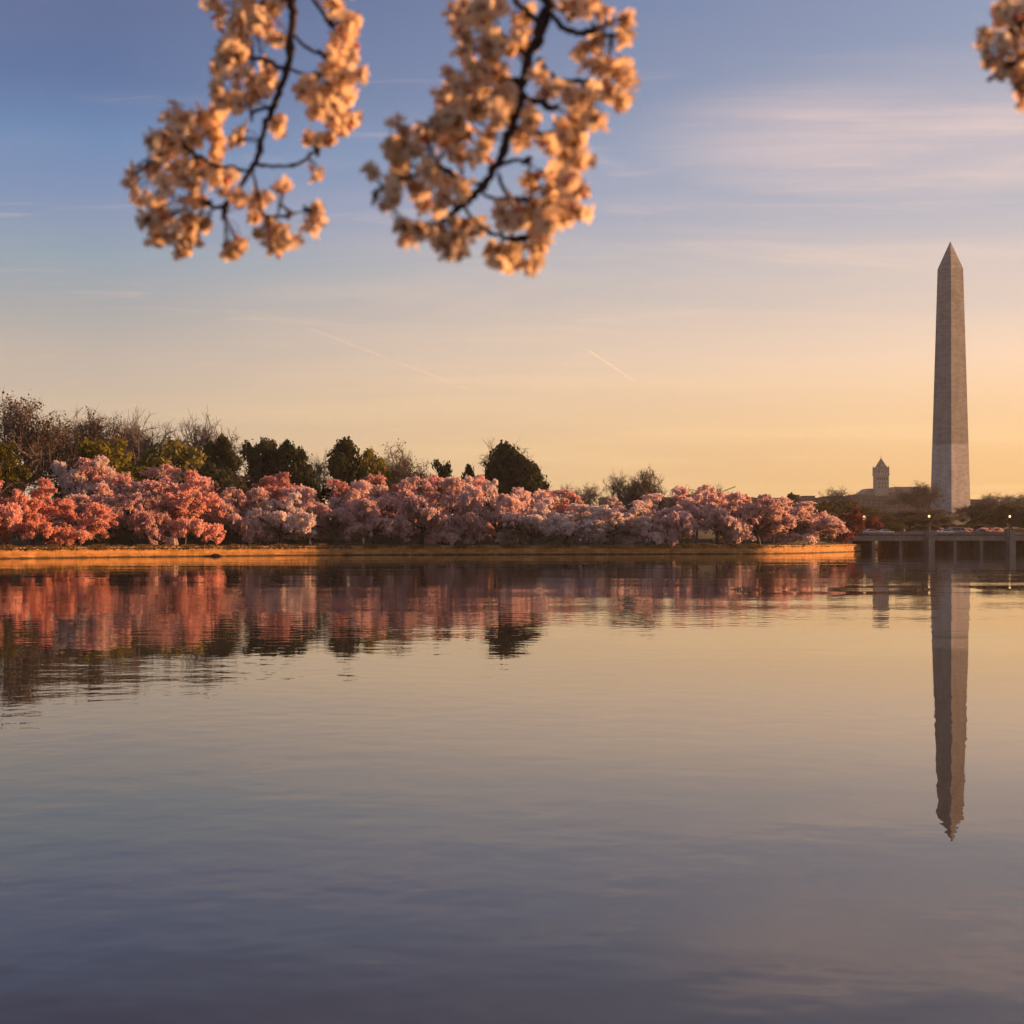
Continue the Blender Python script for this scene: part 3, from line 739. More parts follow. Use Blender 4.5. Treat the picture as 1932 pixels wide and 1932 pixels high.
# ------------------------------------------------------------------ far buildings
def stone_windows(name, c, dark, bw, rh, amt=0.8):
    """stone wall with rows of recessed dark windows drawn as a grid on its own surface"""
    m, n, l, o = newmat(name); b = n.new('ShaderNodeBsdfPrincipled'); l.new(b.outputs[0], o.inputs[0])
    col, fac, tc = noise_col(n, l, c, tuple(x * 1.2 for x in c), 0.1)
    l.new(col, b.inputs['Base Color']); b.inputs['Roughness'].default_value = 0.9; b.inputs['Specular IOR Level'].default_value = 0.2
    return m
M['granite'] = stone_windows('grey_granite', (0.185, 0.185, 0.20), (0.03, 0.03, 0.03), 4, 5)
M['granite_pale'] = stone_windows('pale_granite', (0.27, 0.255, 0.25), (0.03, 0.03, 0.03), 4, 5)
M['granite_dark'] = stone_windows('dark_limestone', (0.125, 0.10, 0.09), (0.03, 0.03, 0.03), 4, 5)
M['slate'] = mat_solid('grey_slate', (0.10, 0.105, 0.115), (0.15, 0.155, 0.165), 0.3, 0.6)
M['pane'] = mat_solid('dark_pane', (0.025, 0.026, 0.03), (0.05, 0.05, 0.055), 0.5, 0.2)
def window_rows(mb, x0, x1, z0, z1, nx, nz, y, ww=0.45, hh=0.5, arch=False):
    dx = (x1 - x0) / nx; dz = (z1 - z0) / nz
    one = MB(); one.box((0, 0, 0), (dx * ww, 0.5, dz * hh)); me = one.mesh('window', M['pane'])
    for i in range(nx):
        for j in range(nz):
            o = link_mesh('window', me, mb); o.location = (x0 + (i + 0.5) * dx, y, z0 + (j + 0.5) * dz)
def flat_building(u0, u1, top, D, label, depth=40, rows=5, name='office_building', roofbits=(), mat='granite_dark'):
    x0, x1 = (u0 - 966) / F * D, (u1 - 966) / F * D; z = landz((u0 + u1) / 2, D) - 3
    zt = CZ + (HZ - top) / F * D; W = x1 - x0; H = zt - z
    root = empty(name, ((x0 + x1) / 2, D, z)); tag(root, label, 'building', 'government buildings on the skyline')
    mb = MB(); mb.box((0, depth / 2, H / 2 - 0.6), (W, depth, H - 1.2)); mb.build('wall', M[mat], root)
    mb = MB(); mb.box((0, depth / 2, H - 0.6), (W + 1.2, depth + 1.2, 1.19)); rf = mb.build('roof', M['granite_dark'], root)
    for rx, rw, rh in roofbits:
        mb = MB(); mb.box((rx * W, depth * 0.5, H + rh / 2), (rw * W, depth * 0.4, rh)); mb.box((rx * W, depth * 0.5, H + rh + 0.2), (rw * W + 0.8, depth * 0.4 + 0.8, 0.38)); mb.build('roof_house', M[mat], rf)
    window_rows(root, -W / 2 + 2, W / 2 - 2, H * 0.55, H - 2.5, max(2, min(28, int(W / 4.5))), 3, 0.0)
    return root
flat_building(1135, 1262, 938, 1150, 'low dark flat-roofed building behind the three tall bare trees', roofbits=((0.2, 0.3, 2.0),))
flat_building(1262, 1420, 938, 1180, 'long dark flat-roofed building behind the crane', roofbits=((-0.2, 0.12, 2.0), (0.3, 0.1, 1.5)))
flat_building(1422, 1560, 939, 1240, 'long dark flat-roofed building between the crane and the clock tower', roofbits=((-0.28, 0.1, 1.4), (0.12, 0.09, 2.4), (0.30, 0.16, 1.6)))
flat_building(1562, 1764, 936, 1300, 'long dark flat-roofed building in front of the clock tower', roofbits=())
flat_building(1826, 1868, 942, 1250, 'dark flat-roofed building just right of the obelisk', roofbits=((-0.3, 0.12, 14),))
flat_building(1866, 2060, 946, 1220, 'long dark flat-roofed building under the bare trees at the right edge')

def make_clock_tower():
    D = 1750; s = D / F
    c = P(1665.5, 929, D); zb = 8.0
    root = empty('clock_tower_building', (c.x, D, zb))
    tag(root, 'distant grey granite building with a tall pointed clock tower', 'building')
    def Z(v): return CZ + (HZ - v) * s - zb
    hw = 12.1 * s                                # half width of the tower
    # hall
    x0, x1 = (1616 - 1665.5) * s, (1765 - 1665.5) * s
    hb = MB(); hb.box(((x0 + x1) / 2, 30, Z(932) / 2), (x1 - x0, 50, Z(932))); hb.build('hall_wall', M['granite_dark'], root)
    mb = MB()
    def hip(xa, xb, va, vb, inset, ya, yb):
        z0_, z1_ = Z(va), Z(vb); mb.add([(xa, ya, z0_), (xb, ya, z0_), (xb, yb, z0_), (xa, yb, z0_), (xa + inset, ya + inset, z1_), (xb - inset, ya + inset, z1_), (xb - inset, yb - inset, z1_), (xa + inset, yb - inset, z1_)],
               [(0, 1, 5, 4), (1, 2, 6, 5), (2, 3, 7, 6), (3, 0, 4, 7), (4, 5, 6, 7), (3, 2, 1, 0)])
    hip((1632 - 1665.5) * s, (1765 - 1665.5) * s, 931.6, 921, 7, 6, 54)
    hip((1681 - 1665.5) * s, (1742 - 1665.5) * s, 929, 918, 6, 2, 50)
    mb.build('hall_roof', M['slate'], root)
    window_rows(root, x0 + 3, x1 - 3, Z(955), Z(933), 26, 3, 4.9)
    # tower
    ty = 1.0
    tw = MB(); tw.box((0, hw + ty, Z(895) / 2), (2 * hw, 2 * hw, Z(895))); 
    tw.box((0, hw + ty, (Z(895) + Z(885)) / 2 + 0.8), (2 * hw * 0.98, 2 * hw * 0.98, Z(885) - Z(895) - 1.6))
    t_o = tw.build('tower_wall', M['granite_pale'], root)
    cb = MB(); cb.box((0, hw + ty, Z(895)), (2 * hw + 1.8, 2 * hw + 1.8, 1.6)); cb.box((0, hw + ty, Z(885.3)), (2 * hw + 0.8, 2 * hw + 0.8, 0.9)); cb.build('cornice', M['granite_pale'], root)
    for sx_ in (-1, 1):
        for sy_ in (-1, 1):
            q = MB(); q.lathe([(1.2, Z(895) + 0.9), (1.2, Z(883)), (1.45, Z(882.5)), (0.05, Z(878.5))], 8, (sx_ * (hw - 0.5), hw + ty + sy_ * (hw - 0.5), 0)); q.build('corner_turret', M['granite_pale'], root)
    rf = MB(); za, zb2 = Z(884.7), Z(863)
    h2 = hw * 0.93; rf.add([(-h2, ty + hw - h2, za), (h2, ty + hw - h2, za), (h2, ty + hw + h2, za), (-h2, ty + hw + h2, za), (0, ty + hw, zb2)], [(0, 1, 4), (1, 2, 4), (2, 3, 4), (3, 0, 4), (3, 2, 1, 0)])
    ro = rf.build('spire_roof', M['slate'], root)
    fn = MB(); fn.lathe([(0.35, zb2 - 1), (0.25, zb2 + 2), (0.03, zb2 + 4)], 6, (0, ty + hw, 0)); fn.build('finial', M['slate'], ro)
    def tw_win(x, z, w_, h_, y_):
        q = MB(); q.box((x, y_, z), (w_, 0.5, h_)); q.build('window', M['pane'], t_o)
    for i in range(5): tw_win((i - 2) * hw * 0.34, Z(903), hw * 0.18, 3.2, ty - 0.1)
    for i in range(3):
        for v in (912, 919): tw_win((i - 1) * hw * 0.5, Z(v), hw * 0.16, 2.0, ty - 0.1)
        tw_win((i - 1) * hw * 0.5, Z(890), hw * 0.22, 2.6, ty + 0.1)
    ck = MB(); n = 24
    ck.v = [(math.cos(2 * math.pi * k / n) * 1.9, ty + hw - h2 * 0.78, za + 4.2 + math.sin(2 * math.pi * k / n) * 1.9) for k in range(n)] + [(math.cos(2 * math.pi * k / n) * 1.9, ty + hw - h2 * 0.55, za + 4.2 + math.sin(2 * math.pi * k / n) * 1.9) for k in range(n)]
    ck.f = [tuple(range(n))] + [(k, n + k, n + (k + 1) % n, (k + 1) % n) for k in range(n)]; ck.m = [0] * (n + 1)
    ck.build('clock_face', mat_solid('clock_dial', (0.42, 0.40, 0.36), None, 1, 0.6), t_o)
make_clock_tower()

def make_crane():
    D = 1100; s = D / F
    p = P(1361, 934, D); root = empty('tower_crane', (p.x, p.y, p.z - 18))
    tag(root, 'tiny construction crane with a raised slanting jib on the skyline', 'crane')
    m = mat_solid('crane_steel', (0.10, 0.06, 0.03), None, 1, 0.6)
    mast = MB(); 
    for dx, dy in ((-.6, -.6), (.6, -.6), (.6, .6), (-.6, .6)): mast.tube([(dx, dy, 0), (dx, dy, 20)], 0.16, 4)
    for k in range(10):
        mast.tube([(-.6, -.6, 2 * k), (.6, -.6, 2 * k + 2)], 0.09, 3); mast.tube([(-.6, .6, 2 * k), (.6, .6, 2 * k + 2)], 0.09, 3)
    mast.build('mast', m, root)
    a = Vector((-1.0, 0, 19.5)); b = Vector((10.5, 0, 24.0)); up = Vector((0, 0, 0.9))
    j = MB()
    for o in (Vector((0, -.5, 0)), Vector((0, .5, 0)), up): j.tube([a + o, b + o * 0.4], 0.14, 4)
    for k in range(9):
        t0, t1 = k / 9, (k + 1) / 9; j.tube([a.lerp(b, t0) + Vector((0, -.5, 0)), a.lerp(b, t1) + up], 0.08, 3); j.tube([a.lerp(b, t0) + up, a.lerp(b, t1) + Vector((0, .5, 0))], 0.08, 3)
    j.build('jib', m, root)
    c = MB(); c.box((-2.4, 0, 18.6), (2.6, 1.6, 1.6)); c.build('counterweight', m, root)
    ap = MB(); ap.tube([(-0.6, 0, 19.5), (-0.9, 0, 26.0)], 0.16, 4); ap.build('apex_post', m, root)
make_crane()

# ------------------------------------------------------------------ bridge
BA = R(80); BD = Vector((math.sin(BA), math.cos(BA), 0)); BN = Vector((BD.y, -BD.x, 0))      # along, and towards the camera
B0 = Vector(((1600 - 966) / F * 408, 408, 0))
def along_for_u(u):
    k = (u - 966) / F
    return (k * B0.y - B0.x) / (BD.x - k * BD.y)
BRot = math.atan2(BD.y, BD.x)
M['concrete'] = mat_solid('bridge_concrete', (0.24, 0.20, 0.165), (0.34, 0.285, 0.235), 0.6, 0.9, bump=0.3)
M['concrete_dark'] = mat_solid('pier_concrete', (0.20, 0.165, 0.14), (0.30, 0.25, 0.21), 0.5, 0.9, bump=0.3)
M['rail'] = mat_solid('rail_metal', (0.16, 0.135, 0.125), None, 2, 0.6)
M['asphalt'] = mat_solid('asphalt', (0.05, 0.05, 0.05), None, 1, 0.9)
def make_bridge():
    root = empty('road_bridge', B0, BRot); tag(root, 'low concrete road bridge with pylons and railing at the right', 'bridge')
    Lb = 175.0; Wd = 15.0; zb, zt = 2.95, 4.25
    mb = MB(); mb.box((Lb / 2, Wd / 2, (zb + zt - 0.3) / 2 ), (Lb, Wd - 0.6, zt - zb - 0.3)); mb.build('deck', M['concrete_dark'], root)
    rd = MB(); rd.box((Lb / 2, Wd / 2, zt + 0.05), (Lb, Wd - 4.2, 0.69)); rd.build('roadway', M['asphalt'], root)
    for y, nm in ((0.15, 'fascia'), (Wd - 0.15, 'fascia')):
        f = MB(); f.box((Lb / 2, y, (zb + zt) / 2), (Lb, 0.29, zt - zb)); f.box((Lb / 2, y - 0.06 * (1 if y < 2 else -1), zt - 0.14), (Lb, 0.42, 0.2)); f.build('fascia', M['concrete'], root)
    pyl = [along_for_u(1752), along_for_u(1904)]; gap = pyl[1] - pyl[0]
    pyl = [pyl[0] - gap] + pyl + [pyl[1] + gap, pyl[1] + 2 * gap]
    for a in pyl:
        p = MB(); p.box((a, -0.35, 2.35), (1.7, 3.4, 6.7)); p.box((a, -0.35, 5.78), (1.95, 3.65, 0.24)); p.box((a, Wd + 0.2, 2.35), (1.7, 2.4, 6.7)); p.box((a, Wd / 2, 0.9), (1.5, Wd - 2.6, 4.0)); p.build('pylon', M['concrete'], root)
    for i, a in enumerate(pyl[:-1]):
        for k in (1, 2):
            q = a + gap * k / 3
            p = MB(); p.box((q, Wd / 2, 0.95), (0.85, Wd - 0.8, 3.95)); p.build('pier', M['concrete_dark'], root)
    for i, a in enumerate(pyl[:-1]):
        for y in (0.15, Wd - 0.15):
            r = MB(); x0, x1 = a + 0.88, a + gap - 0.88
            r.box(((x0 + x1) / 2, y, zt + 0.98), (x1 - x0, 0.14, 0.12)); r.box(((x0 + x1) / 2, y, zt + 0.18), (x1 - x0, 0.10, 0.10)); r.box(((x0 + x1) / 2, y, zt + 0.68), (x1 - x0, 0.08, 0.07))
            n = int((x1 - x0) / 0.28)
            for k in range(n + 1):
                x = x0 + (x1 - x0) * k / n; big = k % 8 == 0
                r.box((x, y, zt + 0.48), (0.14 if big else 0.05, 0.12 if big else 0.05, 0.94))
            r.build('railing', M['rail'], root)
    return pyl, zt
PYL, ZDECK = make_bridge()
def on_bridge(u, y):
    a = along_for_u(u); return B0 + BD * a - BN * y

# ------------------------------------------------------------------ street lamps
M['lamp_on'] = mat_emit('lit_lamp_globe', (1.0, 0.60, 0.24), 1.0)
M['lamp_white'] = mat_emit('lit_headlight', (1.0, 0.88, 0.62), 2.0)
M['iron'] = mat_solid('dark_iron', (0.035, 0.035, 0.035), None, 2, 0.5, 0.3)
def make_lamp():
    r = empty('street_lamp', (0, 0, 0))
    m = MB(); m.lathe([(0.22, 0), (0.22, 0.3), (0.12, 0.5), (0.075, 0.7), (0.06, 3.3), (0.14, 3.36), (0.10, 3.46)], 8); m.build('post', M['iron'], r, True)
    g = MB(); g.lathe([(0.12, 3.47), (0.26, 3.62), (0.33, 3.85), (0.28, 4.05), (0.14, 4.2)], 10); g.build('lamp_globe', M['lamp_on'], r, True)
    c = MB(); c.lathe([(0.15, 4.21), (0.16, 4.26), (0.03, 4.42)], 8); c.build('lamp_cap', M['iron'], r)
    return r
def copy_tree(o, parent=None):
    c = o.copy(); COL.objects.link(c); c.parent = parent
    for ch in [x for x in o.children]: copy_tree(ch, c)
    return c
lamp0 = make_lamp()
LG = 'lit street lamps at the bridge'
lamps = [(B0 + BD * PYL[1] + BN * 0.35 + Vector((0, 0, 5.9)), 'lit street lamp on the bridge pylon left of the obelisk', 0.98),
         (B0 + BD * PYL[2] + BN * 0.35 + Vector((0, 0, 5.9)), 'lit street lamp on the bridge pylon near the right edge', 0.98),
         (on_bridge(1670, 14.2) + Vector((0, 0, 4.3)), 'lit street lamp across the bridge above the white car', 1.35)]
def far_point(u, v, D): return P(u, v, D)
for k, (u, v, D, lb) in enumerate([(1821, 980, 860, 'faint lit lamp at the foot of the obelisk'), (1838, 979, 700, 'small orange lamp right of the obelisk base')]):
    q = P(u, v, D); zg = landz(u, D); lamps.append((Vector((q.x, q.y, zg)), lb, max(0.6, (q.z - zg) / 3.85)))
for k, (p, lb, s) in enumerate(lamps):
    o = lamp0 if k == 0 else copy_tree(lamp0)
    o.location = p; o.scale = (max(1, s), max(1, s), s); tag(o, lb, 'street lamp', LG)

# ------------------------------------------------------------------ cars
PAINT = {}
def paint(name, c):
    m, n, l, o = newmat(name); b = n.new('ShaderNodeBsdfPrincipled'); l.new(b.outputs[0], o.inputs[0])
    col, fac, tc = noise_col(n, l, tuple(x * 0.93 for x in c), c, 0.8)
    l.new(col, b.inputs['Base Color']); b.inputs['Roughness'].default_value = 0.3; b.inputs['Coat Weight'].default_value = 0.4; return m
M['glass'] = mat_solid('car_glass', (0.02, 0.022, 0.026), None, 1, 0.08)
M['tyre'] = mat_solid('tyre_rubber', (0.02, 0.02, 0.02), None, 3, 0.9)
M['rim'] = mat_solid('wheel_rim', (0.35, 0.35, 0.36), None, 3, 0.35, 0.7)
M['tail'] = mat_solid('tail_light', (0.30, 0.02, 0.015), None, 3, 0.3)
def make_car(kind, color, loc, rz, label, lights=False):
    r = empty('car' if kind != 'van' else 'van', loc, rz); tag(r, label, 'car' if kind != 'van' else 'van', 'cars on and behind the bridge')
    if kind == 'van':
        L_, H_, W_ = 5.0, 2.1, 1.95
        side = [(-2.5, .35), (2.45, .35), (2.5, .95), (1.9, 1.15), (1.15, 2.0), (.9, 2.1), (-2.3, 2.1), (-2.5, 1.8)]
        win = [(1.75, 1.18), (1.12, 1.92), (.55, 1.92), (.55, 1.18)]; win2 = [(.4, 1.18), (.4, 1.92), (-2.1, 1.92), (-2.2, 1.18)]; ws = ((1.93, 1.16), (1.18, 1.98)); wr = ((-2.52, 1.2), (-2.44, 1.9))
    else:
        L_, H_, W_ = 4.6, 1.48, 1.8
        side = [(-2.28, .32), (2.25, .32), (2.3, .62), (2.15, .80), (1.05, .95), (.25, 1.43), (-.9, 1.48), (-1.75, 1.05), (-2.22, .98), (-2.3, .7)]
        win = [(.88, .97), (.22, 1.36), (-.25, 1.39), (-.25, .97)]; win2 = [(-.35, .97), (-.35, 1.39), (-.88, 1.41), (-1.5, 1.03)]; ws = ((1.02, .985), (.30, 1.415)); wr = ((-1.72, 1.09), (-.95, 1.46))
    b = MB(); b.prism(side, -W_ / 2, W_ / 2); o = b.build('body', paint('car_paint_' + kind + '_' + str(len(PAINT)), color), r); PAINT[len(PAINT)] = 1
    bv = o.modifiers.new('bevel', 'BEVEL'); bv.width = 0.09; bv.segments = 2
    for sgn in (-1, 1):
        for wpoly in (win, win2):
            g = MB(); y0 = sgn * (W_ / 2 - 0.02); g.prism(wpoly, min(y0, y0 + sgn * 0.035), max(y0, y0 + sgn * 0.035)); g.build('side_window', M['glass'], r)
    for (a, c), nm in ((ws, 'windscreen'), (wr, 'rear_window')):
        g = MB(); dx, dz = c[0] - a[0], c[1] - a[1]; ln = math.hypot(dx, dz); nx, nz = (dz / ln, -dx / ln) if nm == 'windscreen' else (-dz / ln, dx / ln)
        off = 0.02; yw = W_ / 2 - 0.16
        g.add([(a[0] + nx * off, -yw, a[1] + nz * off), (a[0] + nx * off, yw, a[1] + nz * off), (c[0] + nx * off, yw, c[1] + nz * off), (c[0] + nx * off, -yw, c[1] + nz * off),
               (a[0] - nx * .05, -yw, a[1] - nz * .05), (a[0] - nx * .05, yw, a[1] - nz * .05), (c[0] - nx * .05, yw, c[1] - nz * .05), (c[0] - nx * .05, -yw, c[1] - nz * .05)], [(0, 1, 2, 3), (7, 6, 5, 4), (0, 4, 5, 1), (1, 5, 6, 2), (2, 6, 7, 3), (3, 7, 4, 0)])
        g.build(nm, M['glass'], r)
    for sx_ in (-1.42, 1.42):
        for sgn in (-1, 1):
            wv = MB(); n = 14; yo = sgn * (W_ / 2 - 0.11)
            prof = [(0.20, -0.105), (0.31, -0.10), (0.33, -0.07), (0.33, 0.07), (0.31, 0.10), (0.20, 0.105)]
            wv.lathe(prof, n); wv.v = [(sx_ + x, yo + z, 0.33 + y) for x, y, z in wv.v]; wo = wv.build('wheel', M['tyre'], r)
            hv = MB(); hv.lathe([(0.19, -0.115), (0.19, 0.115)], 10); hv.v = [(sx_ + x, yo + z, 0.33 + y) for x, y, z in hv.v]; hv.build('rim', M['rim'], wo)
    for sgn in (-1, 1):
        h = MB(); h.box((L_ / 2 - 0.03, sgn * (W_ / 2 - 0.28), 0.68 if kind != 'van' else 0.82), (0.14, 0.34, 0.17)); h.build('headlight', M['lamp_white'] if lights else M['rim'], r)
        h = MB(); h.box((-L_ / 2 + 0.02, sgn * (W_ / 2 - 0.25), 0.82 if kind != 'van' else 1.05), (0.12, 0.3, 0.18)); h.build('tail_light', M['tail'], r)
    return r
zroad = ZDECK + 0.41
def bcar(kind, col, u, y, dirn, lb): make_car(kind, col, on_bridge(u, y) + Vector((0, 0, zroad)), BRot + (0 if dirn > 0 else math.pi), lb)
bcar('car', (0.80, 0.80, 0.80), 1683, 4.2, 1, 'white car on the bridge under the leftmost street lamp')
bcar('car', (0.62, 0.63, 0.66), 1657, 4.6, 1, 'silver car on the bridge half hidden by the dark red tree')
bcar('car', (0.78, 0.79, 0.82), 1798, 4.2, 1, 'white car on the bridge in front of the obelisk')
bcar('van', (0.26, 0.26, 0.29), 1822, 4.6, 1, 'grey van on the bridge right of the white car before the obelisk')
bcar('car', (0.10, 0.10, 0.12), 1868, 4.6, 1, 'dark car on the bridge left of the right lamp pylon')
for u, v, D, lb in ((1651, 988, 640, 'dark car with lit headlights on the slope behind the leftmost street lamp'), (1919, 988.5, 640, 'dark car with lit headlights on the slope near the right edge')):
    zg = landz(u, D); x = (u - 966) / F * D
    make_car('car', (0.06, 0.06, 0.07), (x, D, zg), math.atan2(-D, -x) , lb, True)

# ------------------------------------------------------------------ people under the trees
def skin_mesh(name, verts, edges, radii, mat, sub=1):
    me = bpy.data.meshes.new(name); me.from_pydata(verts, edges, []); o = bpy.data.objects.new(name, me); COL.objects.link(o)
    sk = o.modifiers.new('skin', 'SKIN'); 
    for i, r in enumerate(radii): me.skin_vertices[0].data[i].radius = (r, r) if not isinstance(r, tuple) else r
    me.skin_vertices[0].data[0].use_root = True
    sb = o.modifiers.new('sub', 'SUBSURF'); sb.levels = sub; sb.render_levels = sub
    dg = bpy.context.evaluated_depsgraph_get(); dg.update()
    nm = bpy.data.meshes.new_from_object(o.evaluated_get(dg)); nm.name = name; nm.materials.clear(); nm.materials.append(mat)
    bpy.data.objects.remove(o); return nm
M['skin'] = mat_solid('skin_tone', (0.45, 0.28, 0.20), None, 3, 0.6)
M['hair'] = mat_solid('dark_hair', (0.03, 0.02, 0.015), None, 8, 0.7)
CL = {c: mat_solid(c + '_cloth', v, None, 5, 0.9) for c, v in dict(white=(.75, .74, .73), blue=(.10, .14, .26), grey=(.30, .30, .32), black=(.025, .025, .03), red=(.42, .06, .05), tan=(.42, .32, .20)).items()}
def person_meshes(step):
    v = [(0, 0, .95), (0, 0, 1.15), (0, 0, 1.38), (0, 0, 1.50), (0, .01, 1.58), (0, .02, 1.68),
         (.10, 0, .90), (.11, step * .18, .50), (.11, step * .12 - .08 * abs(step), .10), (.11, step * .12 + .12, .035), (-.10, 0, .90), (-.11, -step * .18, .50), (-.11, -step * .28, .10), (-.11, -step * .28 + .16, .035),
         (.20, 0, 1.40), (.25, -step * .06, 1.12), (.25, step * -.02 + .06, .88), (.25, step * -.02 + .09, .79), (-.20, 0, 1.40), (-.25, step * .06, 1.12), (-.25, step * .04 + .06, .88), (-.25, step * .04 + .09, .79)]
    e = [(0, 1), (1, 2), (2, 3), (3, 4), (4, 5), (0, 6), (6, 7), (7, 8), (8, 9), (0, 10), (10, 11), (11, 12), (12, 13), (2, 14), (14, 15), (15, 16), (16, 17), (2, 18), (18, 19), (19, 20), (20, 21)]
    r = [.14, .13, .15, .055, .085, .09, .085, .06, .042, .035, .085, .06, .042, .035, .06, .045, .035, .03, .06, .045, .035, .03]
    body = skin_mesh('body', v, e, r, M['skin'])
    g = 1.14
    top = lambda m: skin_mesh('jacket', [v[0], v[1], v[2], (0, 0, 1.46), v[14], v[15], v[16], v[18], v[19], v[20]], [(0, 1), (1, 2), (2, 3), (2, 4), (4, 5), (5, 6), (2, 7), (7, 8), (8, 9)], [.175, .165, .175, .075, .085, .065, .05, .085, .065, .05], m)
    legs = lambda m: skin_mesh('trousers', [(0, 0, .97), v[6], v[7], v[8], v[10], v[11], v[12]], [(0, 1), (1, 2), (2, 3), (0, 4), (4, 5), (5, 6)], [.16, .105, .08, .065, .105, .08, .065], m)
    hair = MB(); hair.lathe([(.02, .125), (.075, .10), (.105, .04), (.108, -.02), (.09, -.06)], 10, (0, -.005, 1.70)); hm = hair.mesh('hair', M['hair'], True)
    return body, top, legs, hm
PM = [person_meshes(0.25), person_meshes(1.0)]
TOPS = {}
def make_person(u, s, top, legs, pose, rz, label):
    D = shoreD(u) + s; x = (u - 966) / F * D
    r = empty('person', (x, D, landz(u, D) + 0.03), rz); tag(r, label, 'person', 'people strolling under the cherry trees')
    b, tf, lf, hm = PM[pose]
    for nm, f, c in (('jacket', tf, top), ('trousers', lf, legs)):
        k = (nm, pose, c)
        if k not in TOPS: TOPS[k] = f(CL[c])
        link_mesh(nm, TOPS[k], r)
    link_mesh('body', b, r); link_mesh('hair', hm, r)
for a in [(585, 2.5, 'blue', 'grey', 1, 1.6, 'person in blue walking on the path below the spray with two legs'),
          (686, 2.0, 'tan', 'grey', 0, 3.0, 'person in tan standing by the sea wall below the yellowish leafing tree'),
          (772, 9, 'white', 'blue', 1, 1.5, 'person in white under the broad dusky cherry tree'),
          (976, 2.4, 'tan', 'black', 1, -1.6, 'person in tan walking on the path right of the largest evergreen'),
          (1095, 2.6, 'white', 'blue', 0, 2.5, 'person in white on the path under the whitish pink cherry tree'),
          (1221, 2.2, 'white', 'grey', 1, 1.6, 'person in white on the path left of the glowing weeping spray'),
          (1347, 3.0, 'grey', 'blue', 1, 1.5, 'person in grey on the path under the tall pink cherry tree'),
          (1371, 2.6, 'blue', 'black', 0, 3.3, 'person in blue standing right of the one in grey'),
          (1394, 8, 'white', 'grey', 1, 1.6, 'person in white under the cherries right of the one in blue'),
          (1425, 7, 'white', 'black', 0, 2.9, 'person in white and black beside the second last front cherry tree'),
          (1460, 5, 'red', 'blue', 1, -1.5, 'person in red between the last two front cherry trees'),
          (1716, 0, 'white', 'grey', 1, 1.5, '')]:
    if a[0] == 1716: continue
    make_person(*a)
def bridge_person():
    p = on_bridge(1716, 3.2); r = empty('person', p + Vector((0, 0, zroad)), BRot - math.pi / 2); tag(r, 'person in white walking on the bridge right of the white car', 'person', 'people strolling under the cherry trees')
    b, tf, lf, hm = PM[1]; link_mesh('jacket', TOPS.get(('jacket', 1, 'white')) or tf(CL['white']), r); link_mesh('trousers', lf(CL['grey']), r); link_mesh('body', b, r); link_mesh('hair', hm, r)
    r['group'] = 'people on the bridge'
bridge_person()

# ------------------------------------------------------------------ boulder on the bank, dark rock in the water
def rock(name, p, d, mat, label, seed):
    bm = bmesh.new(); bmesh.ops.create_icosphere(bm, subdivisions=3, radius=1)
    rg = random.Random(seed); ph = [rg.uniform(0, 6) for _ in range(6)]
    for v in bm.verts:
        c = v.co; k = 1 + 0.10 * math.sin(3 * c.x + ph[0]) + 0.08 * math.sin(4 * c.y + ph[1]) + 0.06 * math.sin(7 * c.z + ph[2]) + 0.05 * math.sin(9 * c.x + 5 * c.y + ph[3])
        v.co = Vector((c.x * d[0] * k, c.y * d[1] * k, c.z * d[2] * k))
    me = bpy.data.meshes.new(name); bm.to_mesh(me); bm.free(); me.materials.append(mat)
    o = link_mesh(name, me); o.location = p; tag(o, label, 'rock'); return o
D = shoreD(324) + 1.9; rock('boulder', ((324 - 966) / F * D, D, landz(324, D) + 0.5), (1.35, 1.0, 1.25), mat_solid('pink_granite', (0.30, 0.19, 0.16), (0.40, 0.27, 0.22), 2, 0.9, bump=0.4), 'round pinkish boulder on the bank under the coral-lit cherry tree', 4)
D = shoreD(408) - 1.6; rock('rock', ((408 - 966) / F * D, D, 0.05), (1.15, 0.7, 0.42), mat_solid('wet_dark_stone', (0.015, 0.013, 0.012), None, 2, 0.5), 'small dark rock at the waterline before the orange sea wall', 9)

# ------------------------------------------------------------------ contrails
def contrail(pts, D, r, label):
    a = [P(u, v, D) for u, v in pts]; n = 14
    line = []
    for i in range(n + 1):
        t = i / n; line.append(a[0].lerp(a[1], t))
    m = MB(); m.tube([p - a[0] for p in line], [r[0] + (r[1] - r[0]) * i / n for i in range(n + 1)], 8)
    mt, nn, ll, oo = newmat('contrail_vapour'); d = nn.new('ShaderNodeBsdfTranslucent'); d.inputs[0].default_value = (0.95, 0.95, 0.95, 1)
    t = nn.new('ShaderNodeBsdfTransparent'); mx = nn.new('ShaderNodeMixShader')
    tcn = nn.new('ShaderNodeTexCoord'); nz = nn.new('ShaderNodeTexNoise'); ll.new(tcn.outputs['Object'], nz.inputs[0]); nz.inputs['Scale'].default_value = 0.0015; nz.inputs['Detail'].default_value = 6
    mr = nn.new('ShaderNodeMapRange'); ll.new(nz.outputs[0], mr.inputs[0]); mr.inputs[1].default_value = 0.3; mr.inputs[2].default_value = 0.75; mr.inputs[3].default_value = 0.0; mr.inputs[4].default_value = r[2]
    ll.new(mr.outputs[0], mx.inputs[0]); ll.new(t.outputs[0], mx.inputs[1]); ll.new(d.outputs[0], mx.inputs[2]); ll.new(mx.outputs[0], oo.inputs[0])
    o = m.build('contrail', mt); o.location = a[0]; tag(o, label, 'contrail', 'contrails in the sky')
contrail([(1112, 662), (1196, 718)], 30000, (14, 8, 0.3), 'short bright contrail in the middle of the sky')
contrail([(585, 620), (905, 742)], 32000, (20, 16, 0.09), 'long faint contrail left of the short bright one')

